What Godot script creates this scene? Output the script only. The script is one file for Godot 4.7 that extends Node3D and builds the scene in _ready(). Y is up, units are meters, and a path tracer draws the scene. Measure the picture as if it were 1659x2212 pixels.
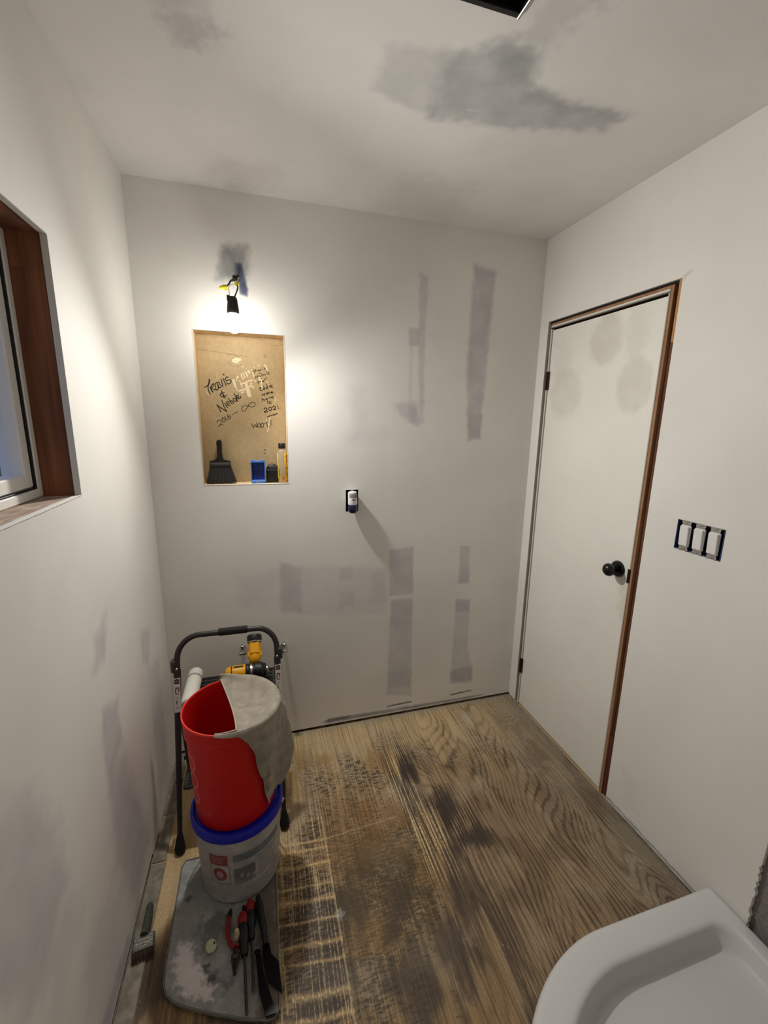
extends Node3D

const W := 1.778
const H := 2.4
const D := 2.6
var M := {}

# ---------------------------------------------------------------- mesh builder
class Mb:
	var st := SurfaceTool.new()
	var t := Transform3D()
	var count := 0
	func _init() -> void:
		st.begin(Mesh.PRIMITIVE_TRIANGLES)
		st.set_smooth_group(-1)
	func smooth(g: int) -> void:
		st.set_smooth_group(g)
	func v(p: Vector3, uv: Vector2) -> void:
		st.set_uv(uv)
		st.add_vertex(t * p)
	# counter-clockwise as seen from outside; emitted clockwise for Godot
	func tri(a: Vector3, b: Vector3, c: Vector3, ua := Vector2(), ub := Vector2(), uc := Vector2()) -> void:
		v(a, ua); v(c, uc); v(b, ub)
		count += 1
	func quad(a: Vector3, b: Vector3, c: Vector3, d: Vector3, ua := Vector2(), ub := Vector2(1, 0), uc := Vector2(1, 1), ud := Vector2(0, 1)) -> void:
		tri(a, b, c, ua, ub, uc)
		tri(a, c, d, ua, uc, ud)
	# box with chamfered edges, centred at c
	func box(c: Vector3, s: Vector3, ch := 0.0) -> void:
		var keep := t
		t = t * Transform3D(Basis(), c)
		var h := s / 2.0
		smooth(-1)
		if ch <= 0.0:
			for ax in 3:
				for sg in [-1.0, 1.0]:
					var n := Vector3(); n[ax] = sg
					var u := Vector3(); u[(ax + 1) % 3] = 1.0
					var w := Vector3(); w[(ax + 2) % 3] = sg
					var o := n * h[ax]
					var du := u * h[(ax + 1) % 3]
					var dw := w * h[(ax + 2) % 3]
					quad(o - du - dw, o + du - dw, o + du + dw, o - du + dw)
			t = keep
			return
		ch = minf(ch, minf(h.x, minf(h.y, h.z)) * 0.95)
		for ax in 3:
			var b1 := (ax + 1) % 3
			var b2 := (ax + 2) % 3
			for sg in [-1.0, 1.0]:
				var o := Vector3(); o[ax] = sg * h[ax]
				var du := Vector3(); du[b1] = h[b1] - ch
				var dw := Vector3(); dw[b2] = (h[b2] - ch) * sg
				quad(o - du - dw, o + du - dw, o + du + dw, o - du + dw)
			# edges along ax
			for s1 in [-1.0, 1.0]:
				for s2 in [-1.0, 1.0]:
					var a := Vector3(); a[ax] = -(h[ax] - ch); a[b1] = s1 * h[b1]; a[b2] = s2 * (h[b2] - ch)
					var b := a; b[b1] = s1 * (h[b1] - ch); b[b2] = s2 * h[b2]
					var a2 := a; a2[ax] = h[ax] - ch
					var b3 := b; b3[ax] = h[ax] - ch
					if s1 * s2 > 0.0:
						quad(a, b, b3, a2)
					else:
						quad(b, a, a2, b3)
		for sx in [-1.0, 1.0]:
			for sy in [-1.0, 1.0]:
				for sz in [-1.0, 1.0]:
					var px := Vector3(sx * h.x, sy * (h.y - ch), sz * (h.z - ch))
					var py := Vector3(sx * (h.x - ch), sy * h.y, sz * (h.z - ch))
					var pz := Vector3(sx * (h.x - ch), sy * (h.y - ch), sz * h.z)
					if sx * sy * sz > 0.0:
						tri(px, py, pz)
					else:
						tri(px, pz, py)
		t = keep
	# surface of revolution about local y; profile from the bottom up on the outside
	func lathe(pr: Array, seg := 32, a0 := 0.0, a1 := TAU, sx := 1.0, sz := 1.0) -> void:
		var g := 1
		var total := 0.0
		for i in pr.size() - 1:
			total += pr[i].distance_to(pr[i + 1])
		var run := 0.0
		for i in pr.size() - 1:
			var p: Vector2 = pr[i]
			var q: Vector2 = pr[i + 1]
			if i > 0:
				var d0: Vector2 = (pr[i] - pr[i - 1]).normalized()
				if d0.dot((q - p).normalized()) < 0.75:
					g += 1
			smooth(g)
			var v0 := run / maxf(total, 0.0001)
			run += p.distance_to(q)
			var v1 := run / maxf(total, 0.0001)
			for k in seg:
				var f0 := float(k) / seg
				var f1 := float(k + 1) / seg
				var an := lerpf(a0, a1, f0)
				var bn := lerpf(a0, a1, f1)
				if a1 - a0 >= TAU - 0.0001 and k == seg - 1:
					bn = a0
				var pa := Vector3(sin(an) * p.x * sx, p.y, cos(an) * p.x * sz)
				var pb := Vector3(sin(bn) * p.x * sx, p.y, cos(bn) * p.x * sz)
				var qa := Vector3(sin(an) * q.x * sx, q.y, cos(an) * q.x * sz)
				var qb := Vector3(sin(bn) * q.x * sx, q.y, cos(bn) * q.x * sz)
				var u0 := Vector2(f0, 1.0 - v0); var u1 := Vector2(f1, 1.0 - v0)
				var u2 := Vector2(f1, 1.0 - v1); var u3 := Vector2(f0, 1.0 - v1)
				if p.x > 0.00001:
					tri(pa, pb, qb, u0, u1, u2)
				if q.x > 0.00001:
					tri(pa, qb, qa, u0, u2, u3)
		smooth(-1)
	# tube along points, radius r or one per point
	func tube(pts: Array, r, seg := 12, caps := true, flat := 1.0) -> void:
		var rings := []
		var up := Vector3(0, 0, 1)
		for i in pts.size():
			var d: Vector3
			if i == 0: d = pts[1] - pts[0]
			elif i == pts.size() - 1: d = pts[i] - pts[i - 1]
			else: d = (pts[i + 1] - pts[i]).normalized() + (pts[i] - pts[i - 1]).normalized()
			d = d.normalized()
			if absf(d.dot(up)) > 0.98:
				up = Vector3(1, 0, 0) if absf(d.x) < 0.9 else Vector3(0, 1, 0)
			var x := up.cross(d).normalized()
			up = d.cross(x).normalized()
			var rr: float = r[i] if r is Array else r
			var ring := []
			for k in seg:
				var a := TAU * k / seg
				ring.append(pts[i] + (x * cos(a) + up * sin(a) * flat) * rr)
			rings.append(ring)
		smooth(1)
		for i in pts.size() - 1:
			for k in seg:
				var k2 := (k + 1) % seg
				quad(rings[i][k], rings[i][k2], rings[i + 1][k2], rings[i + 1][k])
		if caps:
			smooth(-1)
			for k in seg:
				var k2 := (k + 1) % seg
				tri(pts[0], rings[0][k2], rings[0][k])
				var n := pts.size() - 1
				tri(pts[n], rings[n][k], rings[n][k2])
		smooth(-1)
	# polygon in local xy (counter-clockwise), thickness along z, with chamfer
	func slab(poly: PackedVector2Array, z0: float, z1: float, ch := 0.0, uvr := Rect2(0, 0, 1, 1)) -> void:
		if Geometry2D.is_polygon_clockwise(poly) == false:
			pass
		var area := 0.0
		for i in poly.size():
			var a := poly[i]; var b := poly[(i + 1) % poly.size()]
			area += a.x * b.y - b.x * a.y
		if area < 0.0:
			poly.reverse()
		var top := poly
		if ch > 0.0:
			top = inset(poly, ch)
		var idx := Geometry2D.triangulate_polygon(top)
		for i in range(0, idx.size(), 3):
			var a := top[idx[i]]; var b := top[idx[i + 1]]; var c := top[idx[i + 2]]
			if (b - a).cross(c - a) < 0.0:
				var s := b; b = c; c = s
			tri(Vector3(a.x, a.y, z1), Vector3(b.x, b.y, z1), Vector3(c.x, c.y, z1), uvof(a, uvr), uvof(b, uvr), uvof(c, uvr))
			tri(Vector3(a.x, a.y, z0), Vector3(c.x, c.y, z0), Vector3(b.x, b.y, z0), uvof(a, uvr), uvof(c, uvr), uvof(b, uvr))
		var n := poly.size()
		for i in n:
			var j := (i + 1) % n
			var a := poly[i]; var b := poly[j]
			var zt := z1 - ch
			if ch > 0.0:
				quad(Vector3(a.x, a.y, zt), Vector3(b.x, b.y, zt), Vector3(top[j].x, top[j].y, z1), Vector3(top[i].x, top[i].y, z1), uvof(a, uvr), uvof(b, uvr), uvof(top[j], uvr), uvof(top[i], uvr))
				var zb := z0
				quad(Vector3(a.x, a.y, zb), Vector3(b.x, b.y, zb), Vector3(b.x, b.y, zt), Vector3(a.x, a.y, zt), uvof(a, uvr), uvof(b, uvr), uvof(b, uvr), uvof(a, uvr))
				quad(Vector3(top[i].x, top[i].y, z0), Vector3(top[j].x, top[j].y, z0), Vector3(b.x, b.y, z0), Vector3(a.x, a.y, z0), uvof(a, uvr), uvof(b, uvr), uvof(b, uvr), uvof(a, uvr))
			else:
				quad(Vector3(a.x, a.y, z0), Vector3(b.x, b.y, z0), Vector3(b.x, b.y, z1), Vector3(a.x, a.y, z1), uvof(a, uvr), uvof(b, uvr), uvof(b, uvr), uvof(a, uvr))
	func uvof(p: Vector2, r: Rect2) -> Vector2:
		return Vector2((p.x - r.position.x) / r.size.x, 1.0 - (p.y - r.position.y) / r.size.y)
	func inset(poly: PackedVector2Array, d: float) -> PackedVector2Array:
		var o := PackedVector2Array()
		var n := poly.size()
		for i in n:
			var a := poly[(i + n - 1) % n]; var b := poly[i]; var c := poly[(i + 1) % n]
			var e1 := (b - a).normalized(); var e2 := (c - b).normalized()
			var n1 := Vector2(-e1.y, e1.x); var n2 := Vector2(-e2.y, e2.x)
			var m := (n1 + n2).normalized()
			o.append(b + m * d / maxf(0.4, m.dot(n1)))
		return o
	# rectangular board in local xy with holes, front at z = 0, thickness back along -z
	func board(ext: Rect2, holes: Array, th: float, uvr: Rect2) -> void:
		var xs := [ext.position.x, ext.end.x]
		var ys := [ext.position.y, ext.end.y]
		for h in holes:
			for x in [h.position.x, h.end.x]:
				if x > ext.position.x and x < ext.end.x: xs.append(x)
			for y in [h.position.y, h.end.y]:
				if y > ext.position.y and y < ext.end.y: ys.append(y)
		xs.sort(); ys.sort()
		smooth(-1)
		var solid := func(i: int, j: int) -> bool:
			if i < 0 or j < 0 or i >= xs.size() - 1 or j >= ys.size() - 1: return false
			var c := Vector2((xs[i] + xs[i + 1]) / 2, (ys[j] + ys[j + 1]) / 2)
			for h in holes:
				if h.has_point(c): return false
			return true
		for i in xs.size() - 1:
			for j in ys.size() - 1:
				if xs[i + 1] - xs[i] < 0.00001 or ys[j + 1] - ys[j] < 0.00001 or not solid.call(i, j):
					continue
				var a := Vector2(xs[i], ys[j]); var b := Vector2(xs[i + 1], ys[j]); var c := Vector2(xs[i + 1], ys[j + 1]); var d := Vector2(xs[i], ys[j + 1])
				var ua := uvof(a, uvr); var ub := uvof(b, uvr); var uc := uvof(c, uvr); var ud := uvof(d, uvr)
				var f := func(p: Vector2, z: float) -> Vector3: return Vector3(p.x, p.y, z)
				quad(f.call(a, 0.0), f.call(b, 0.0), f.call(c, 0.0), f.call(d, 0.0), ua, ub, uc, ud)
				quad(f.call(b, -th), f.call(a, -th), f.call(d, -th), f.call(c, -th), ub, ua, ud, uc)
				if not solid.call(i - 1, j): quad(f.call(a, -th), f.call(a, 0.0), f.call(d, 0.0), f.call(d, -th), ua, ua, ud, ud)
				if not solid.call(i + 1, j): quad(f.call(b, 0.0), f.call(b, -th), f.call(c, -th), f.call(c, 0.0), ub, ub, uc, uc)
				if not solid.call(i, j - 1): quad(f.call(a, -th), f.call(b, -th), f.call(b, 0.0), f.call(a, 0.0), ua, ub, ub, ua)
				if not solid.call(i, j + 1): quad(f.call(d, 0.0), f.call(c, 0.0), f.call(c, -th), f.call(d, -th), ud, uc, uc, ud)
	func mesh() -> ArrayMesh:
		st.generate_normals()
		return st.commit()

# ---------------------------------------------------------------- scene helpers
func part(parent: Node, called: String, mb: Mb, mat: Material, label := "") -> MeshInstance3D:
	var o := MeshInstance3D.new()
	o.name = called
	o.mesh = mb.mesh()
	o.material_override = null
	o.mesh.surface_set_material(0, mat)
	if label: o.set_meta("label", label)
	parent.add_child(o, true)
	return o

func thing(called: String, label: String, category: String, at := Vector3.ZERO, group := "") -> Node3D:
	var o := Node3D.new()
	o.name = called
	add_child(o, true)
	o.position = at
	o.set_meta("label", label)
	o.set_meta("category", category)
	if group: o.set_meta("group", group)
	return o

func struct(called: String, mb: Mb, mat: Material, label: String, category: String) -> MeshInstance3D:
	var o := part(self, called, mb, mat, label)
	o.set_meta("category", category)
	o.set_meta("kind", "structure")
	return o

func mat(c: Color, rough := 0.6, metal := 0.0) -> StandardMaterial3D:
	var m := StandardMaterial3D.new()
	m.albedo_color = c
	m.roughness = rough
	m.metallic = metal
	return m

func noise(freq: float, sd: int, oct := 3, type := FastNoiseLite.TYPE_SIMPLEX_SMOOTH) -> FastNoiseLite:
	var n := FastNoiseLite.new()
	n.noise_type = type
	n.frequency = freq
	n.seed = sd
	n.fractal_octaves = oct
	return n

# noise picture of w x h whose features are stretched kx, ky times
func nbytes(w: int, h: int, freq: float, sd: int, kx := 1.0, ky := 1.0, oct := 3) -> PackedByteArray:
	var im := noise(freq, sd, oct).get_image(maxi(4, int(w / kx)), maxi(4, int(h / ky)), false, false, false)
	im.convert(Image.FORMAT_L8)
	im.resize(w, h, Image.INTERPOLATE_CUBIC)
	return im.get_data()

func tex(w: int, h: int, d: PackedByteArray, fmt := Image.FORMAT_RGB8) -> ImageTexture:
	return ImageTexture.create_from_image(Image.create_from_data(w, h, false, fmt, d))

# speckled grain for any material: multiplies the colour a little and gives relief
func grained(m: StandardMaterial3D, sd: int, freq: float, lo: float, scale: Vector3, bump := 0.0) -> StandardMaterial3D:
	var n := 128
	var d := nbytes(n, n, freq, sd, 1, 1, 4)
	var o := PackedByteArray(); o.resize(n * n * 3)
	for i in n * n:
		var k := int(255.0 * lerpf(lo, 1.0, clampf((d[i] / 255.0 - 0.25) * 2.0, 0, 1)))
		o[i * 3] = k; o[i * 3 + 1] = k; o[i * 3 + 2] = k
	m.albedo_texture = tex(n, n, o)
	m.uv1_triplanar = true
	m.uv1_scale = scale
	if bump > 0.0:
		m.heightmap_enabled = true
		m.heightmap_texture = m.albedo_texture
		m.heightmap_scale = bump
	return m

# a painting on a wall: pixels addressed in the wall's own metres
class Paint:
	var w: int
	var h: int
	var r: Rect2
	var d := PackedFloat32Array()
	var nz := FastNoiseLite.new()
	func _init(ww: int, rect: Rect2, base: Color) -> void:
		w = ww
		r = rect
		h = int(ww * rect.size.y / rect.size.x)
		d.resize(w * h * 3)
		for i in w * h:
			d[i * 3] = base.r; d[i * 3 + 1] = base.g; d[i * 3 + 2] = base.b
		nz.frequency = 1.0
		nz.fractal_octaves = 4
	func px(p: Vector2) -> Vector2:
		return Vector2((p.x - r.position.x) / r.size.x * w, (1.0 - (p.y - r.position.y) / r.size.y) * h)
	func at(x: int, y: int) -> Vector2:
		return Vector2(r.position.x + (x + 0.5) / w * r.size.x, r.position.y + (1.0 - (y + 0.5) / h) * r.size.y)
	func dab(i: int, c: Color, k: float) -> void:
		d[i] += (c.r - d[i]) * k; d[i + 1] += (c.g - d[i + 1]) * k; d[i + 2] += (c.b - d[i + 2]) * k
	func mottle(f: float, k: float, sd: int) -> void:
		nz.seed = sd
		for y in h:
			for x in w:
				var q := at(x, y) * f
				var m := 1.0 + k * nz.get_noise_2d(q.x, q.y)
				var i := (y * w + x) * 3
				d[i] *= m; d[i + 1] *= m; d[i + 2] *= m
	# filled shape with a soft, uneven edge; k negative at the rim when ragged
	func patch(poly: PackedVector2Array, c: Color, k: float, soft: float, rough := 0.5, sd := 1, nf := 18.0) -> void:
		nz.seed = sd
		var lo := poly[0]; var hi := poly[0]
		for p in poly:
			lo = lo.min(p); hi = hi.max(p)
		var a := px(Vector2(lo.x - soft * 2, hi.y + soft * 2)); var b := px(Vector2(hi.x + soft * 2, lo.y - soft * 2))
		var n := poly.size()
		for y in range(maxi(0, int(a.y)), mini(h, int(b.y) + 1)):
			for x in range(maxi(0, int(a.x)), mini(w, int(b.x) + 1)):
				var q := at(x, y)
				var q0 := q
				q += Vector2(nz.get_noise_2d(q0.x * nf, q0.y * nf), nz.get_noise_2d(q0.x * nf + 50.0, q0.y * nf)) * soft * rough * 2.0
				var best := 1e9
				var inside := false
				for e in n:
					var s := poly[e]; var t := poly[(e + 1) % n]
					var dd := t - s
					var f := clampf((q - s).dot(dd) / maxf(dd.length_squared(), 1e-9), 0, 1)
					best = minf(best, q.distance_squared_to(s + dd * f))
					if (s.y > q.y) != (t.y > q.y) and q.x < (t.x - s.x) * (q.y - s.y) / (t.y - s.y) + s.x:
						inside = not inside
				var sdist := sqrt(best) * (1.0 if inside else -1.0)
				var m := smoothstep(-soft, soft, sdist)
				if m > 0.0:
					m *= 0.85 + 0.3 * nz.get_noise_2d(q0.x * 9.0 + 9.0, q0.y * 9.0)
					dab((y * w + x) * 3, c, clampf(m * k, 0, 1))
	func stroke(pts: PackedVector2Array, wd: float, c: Color, k := 1.0) -> void:
		var sc := w / r.size.x
		var rad := maxf(wd * sc * 0.5, 0.6)
		for i in pts.size() - 1:
			var a := px(pts[i]); var b := px(pts[i + 1])
			var lo := a.min(b) - Vector2.ONE * (rad + 1.5); var hi := a.max(b) + Vector2.ONE * (rad + 1.5)
			for y in range(maxi(0, int(lo.y)), mini(h, int(hi.y) + 1)):
				for x in range(maxi(0, int(lo.x)), mini(w, int(hi.x) + 1)):
					var q := Vector2(x + 0.5, y + 0.5)
					var dd := b - a
					var f := clampf((q - a).dot(dd) / maxf(dd.length_squared(), 1e-6), 0, 1)
					var m := clampf(rad + 0.5 - q.distance_to(a + dd * f), 0, 1) * k
					if m > 0.0:
						dab((y * w + x) * 3, c, m)
	func texture() -> ImageTexture:
		var o := PackedByteArray(); o.resize(w * h * 3)
		for i in w * h * 3:
			o[i] = clampi(int(d[i] * 255.0), 0, 255)
		return ImageTexture.create_from_image(Image.create_from_data(w, h, false, Image.FORMAT_RGB8, o))

func V2(a: Array) -> PackedVector2Array:
	var o := PackedVector2Array()
	for i in range(0, a.size(), 2):
		o.append(Vector2(a[i], a[i + 1]))
	return o

func painted(p: Paint, rough := 0.75) -> StandardMaterial3D:
	var m := mat(Color.WHITE, rough)
	m.albedo_texture = p.texture()
	m.texture_repeat = false
	return m

# a card of solid print: fills a rectangle given in 0..1 of a small picture
func print_card(w: int, h: int, base: Color, rects: Array) -> StandardMaterial3D:
	var im := Image.create(w, h, false, Image.FORMAT_RGB8)
	im.fill(base)
	for q in rects:
		im.fill_rect(Rect2i(int(q[0] * w), int(q[1] * h), maxi(1, int(q[2] * w)), maxi(1, int(q[3] * h))), q[4])
	var m := mat(Color.WHITE, 0.45)
	m.albedo_texture = ImageTexture.create_from_image(im)
	m.texture_repeat = false
	return m

const BACK := Transform3D()
var LEFT := Transform3D(Basis(Vector3(0, 0, -1), Vector3(0, 1, 0), Vector3(1, 0, 0)), Vector3.ZERO)
var RIGHT := Transform3D(Basis(Vector3(0, 0, 1), Vector3(0, 1, 0), Vector3(-1, 0, 0)), Vector3(W, 0, 0))
var FLOOR := Transform3D(Basis(Vector3(1, 0, 0), Vector3(0, 0, -1), Vector3(0, 1, 0)), Vector3.ZERO)
var CEIL := Transform3D(Basis(Vector3(1, 0, 0), Vector3(0, 0, 1), Vector3(0, -1, 0)), Vector3(0, H, 0))
const TH := 0.0127

func _ready() -> void:
	var cam := Camera3D.new()
	cam.name = "camera"
	add_child(cam)
	cam.position = Vector3(0.4283, 1.5555, 1.9292)
	cam.rotation = Vector3(-0.21002, -0.28620, 0.016586)
	cam.fov = 100.365
	cam.near = 0.02
	cam.current = true
	var sky := ProceduralSkyMaterial.new()
	sky.sky_top_color = Color(0.50, 0.60, 0.80)
	sky.sky_horizon_color = Color(0.60, 0.70, 0.88)
	sky.ground_bottom_color = Color(0.25, 0.27, 0.30)
	sky.ground_horizon_color = Color(0.55, 0.64, 0.80)
	sky.sky_energy_multiplier = 1.0
	var env := Environment.new()
	env.background_mode = Environment.BG_SKY
	env.sky = Sky.new()
	env.sky.sky_material = sky
	env.background_energy_multiplier = 1.0
	env.tonemap_mode = Environment.TONE_MAPPER_LINEAR
	env.tonemap_exposure = 1.0
	env.sdfgi_enabled = true
	env.ssao_enabled = true
	env.ssil_enabled = true
	var we := WorldEnvironment.new()
	we.name = "world"
	we.environment = env
	add_child(we)
	materials()
	floor_and_ceiling()
	walls()
	window()
	door()
	niche()
	shower()
	stool()
	buckets()
	rag()
	stool_load()
	niche_things()
	bulb()
	outlet()
	switches()
	valves()
	tray_and_tools()
	floor_brush()
	vent()

const BULB_AROUND := 0.06
const ADDED_BEAM_ENERGY := 1.2  # energy of the added fill spot

func materials() -> void:
	M.white_edge = mat(Color(0.86, 0.85, 0.82), 0.9)
	M.dark_gap = mat(Color(0.10, 0.085, 0.075), 0.95)
	M.pine = wood(Color(0.93, 0.83, 0.66), Color(0.84, 0.69, 0.49), 11)
	M.old_wood = wood(Color(0.42, 0.26, 0.15), Color(0.26, 0.145, 0.08), 12)
	M.red_wood = wood(Color(0.44, 0.27, 0.15), Color(0.32, 0.17, 0.085), 13)
	M.tan_wood = wood(Color(0.72, 0.55, 0.41), Color(0.56, 0.39, 0.26), 14)
	M.black = mat(Color(0.035, 0.035, 0.038), 0.5)
	M.rubber = mat(Color(0.03, 0.03, 0.03), 0.8)
	M.steel = mat(Color(0.75, 0.74, 0.72), 0.3, 1.0)
	M.chrome = mat(Color(0.85, 0.85, 0.85), 0.12, 1.0)
	M.vinyl = mat(Color(0.93, 0.925, 0.91), 0.5)
	M.white_plastic = mat(Color(0.90, 0.90, 0.90), 0.4)
	M.graphite = mat(Color(0.26, 0.25, 0.25), 0.42, 0.3)
	M.yellow = mat(Color(0.93, 0.66, 0.03), 0.42)
	M.blue_box = mat(Color(0.16, 0.32, 0.62), 0.55)
	M.tube = mat(Color(0.19, 0.175, 0.18), 0.42, 0.35)
	M.platform = mat(Color(0.20, 0.195, 0.19), 0.6)
	M.sticker = print_card(22, 124, Color(0.82, 0.81, 0.79), [[0.1, 0.04, 0.8, 0.14, Color(0.25, 0.14, 0.13)], [0.2, 0.07, 0.5, 0.07, Color(0.55, 0.35, 0.33)], [0.25, 0.27, 0.6, 0.05, Color(0.45, 0.30, 0.28)], [0.2, 0.32, 0.2, 0.14, Color(0.45, 0.30, 0.28)], [0.65, 0.32, 0.2, 0.10, Color(0.45, 0.30, 0.28)], [0.3, 0.45, 0.5, 0.04, Color(0.45, 0.30, 0.28)], [0.2, 0.56, 0.6, 0.02, Color(0.5, 0.5, 0.48)], [0.2, 0.60, 0.5, 0.02, Color(0.5, 0.5, 0.48)], [0.35, 0.66, 0.15, 0.12, Color(0.2, 0.2, 0.2)], [0.2, 0.84, 0.6, 0.02, Color(0.5, 0.5, 0.48)], [0.2, 0.88, 0.6, 0.02, Color(0.5, 0.5, 0.48)]])
	M.blue_lid = mat(Color(0.02, 0.085, 0.68), 0.4)
	M.cloth = grained(mat(Color(0.66, 0.625, 0.565), 0.95), 41, 0.03, 0.84, Vector3(5, 5, 5), 0.02)
	M.cloth.rim_enabled = true
	M.cloth.rim = 0.5
	M.cloth.rim_tint = 0.6
	M.paper = mat(Color(0.90, 0.90, 0.86), 0.85)
	M.steel_dark = mat(Color(0.30, 0.27, 0.25), 0.35, 0.9)
	M.steel_black = mat(Color(0.06, 0.06, 0.06), 0.35, 0.7)
	M.steel_pale = mat(Color(0.66, 0.65, 0.63), 0.4, 0.8)
	M.brass = mat(Color(0.85, 0.72, 0.42), 0.3, 1.0)
	M.dark_print = mat(Color(0.25, 0.19, 0.05), 0.5)
	M.dark_green = mat(Color(0.055, 0.075, 0.065), 0.5)
	M.bristle = mat(Color(0.15, 0.145, 0.14), 0.7)
	M.black_gloss = mat(Color(0.035, 0.03, 0.035), 0.28)
	M.blue_light = mat(Color(0.25, 0.47, 0.78), 0.5)
	M.blue_dark = mat(Color(0.06, 0.14, 0.42), 0.5)
	M.blue_wall = mat(Color(0.12, 0.20, 0.36), 0.5)
	M.blue_black = mat(Color(0.03, 0.035, 0.07), 0.6)
	M.clear_plastic = mat(Color(0.95, 0.93, 0.86, 0.12), 0.12)
	M.clear_plastic.transparency = BaseMaterial3D.TRANSPARENCY_ALPHA
	M.bottle_label = print_card(40, 80, Color(0.93, 0.72, 0.06), [[0.45, 0.05, 0.35, 0.30, Color(0.1, 0.09, 0.07)], [0.2, 0.1, 0.15, 0.04, Color(0.1, 0.09, 0.07)], [0.5, 0.5, 0.3, 0.12, Color(0.1, 0.09, 0.07)], [0.2, 0.56, 0.2, 0.03, Color(0.15, 0.12, 0.07)], [0.3, 0.74, 0.4, 0.04, Color(0.15, 0.12, 0.07)], [0.3, 0.82, 0.5, 0.03, Color(0.15, 0.12, 0.07)]])
	M.yellow_label = mat(Color(0.95, 0.84, 0.25), 0.5)
	M.glow = mat(Color(1.0, 0.97, 0.92), 0.3)
	M.glow.emission_enabled = true
	M.glow.emission = Color(1.0, 0.96, 0.90)
	M.glow.emission_energy_multiplier = 6.0
	M.socket = mat(Color(0.10, 0.085, 0.08), 0.6)
	M.nut = mat(Color(0.90, 0.84, 0.12), 0.45)
	M.violet = mat(Color(0.08, 0.03, 0.22), 0.2)
	M.switch_white = mat(Color(0.93, 0.92, 0.92), 0.35)
	M.red_grip = mat(Color(0.55, 0.07, 0.045), 0.5)
	M.mossy = grained(mat(Color(0.38, 0.385, 0.34), 0.9), 44, 0.09, 0.5, Vector3(20, 20, 20), 0.1)
	M.ferrule = grained(mat(Color(0.74, 0.74, 0.70), 0.35, 0.85), 45, 0.08, 0.55, Vector3(16, 16, 16), 0.05)
	M.knob = mat(Color(0.018, 0.018, 0.018), 0.22)
	M.window_wood = wood(Color(0.62, 0.40, 0.25), Color(0.38, 0.22, 0.14), 35)
	M.sill = wood(Color(0.76, 0.69, 0.63), Color(0.55, 0.45, 0.38), 36)
	M.jamb_far = wood(Color(0.62, 0.56, 0.50), Color(0.27, 0.19, 0.14), 37)
	M.glass = mat(Color(0.92, 0.96, 1.0, 0.06), 0.05)
	M.glass.transparency = BaseMaterial3D.TRANSPARENCY_ALPHA
	M.pan = mat(Color(0.86, 0.86, 0.86), 0.28)

func wood(a: Color, b: Color, sd: int) -> StandardMaterial3D:
	var w := 96; var h := 256
	var s := nbytes(w, h, 0.06, sd, 1.0, 14.0, 4)
	var g := nbytes(w, h, 0.02, sd + 50, 1.0, 3.0, 2)
	var o := PackedByteArray(); o.resize(w * h * 3)
	for i in w * h:
		var k := clampf((s[i] * 0.65 + g[i] * 0.35) / 255.0 * 1.9 - 0.45, 0, 1)
		var c := a.lerp(b, k)
		o[i * 3] = int(c.r * 255); o[i * 3 + 1] = int(c.g * 255); o[i * 3 + 2] = int(c.b * 255)
	var m := mat(Color.WHITE, 0.8)
	m.albedo_texture = tex(w, h, o)
	m.uv1_triplanar = true
	m.uv1_world_triplanar = true
	m.uv1_scale = Vector3(7, 1.6, 7)
	return m

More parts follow.
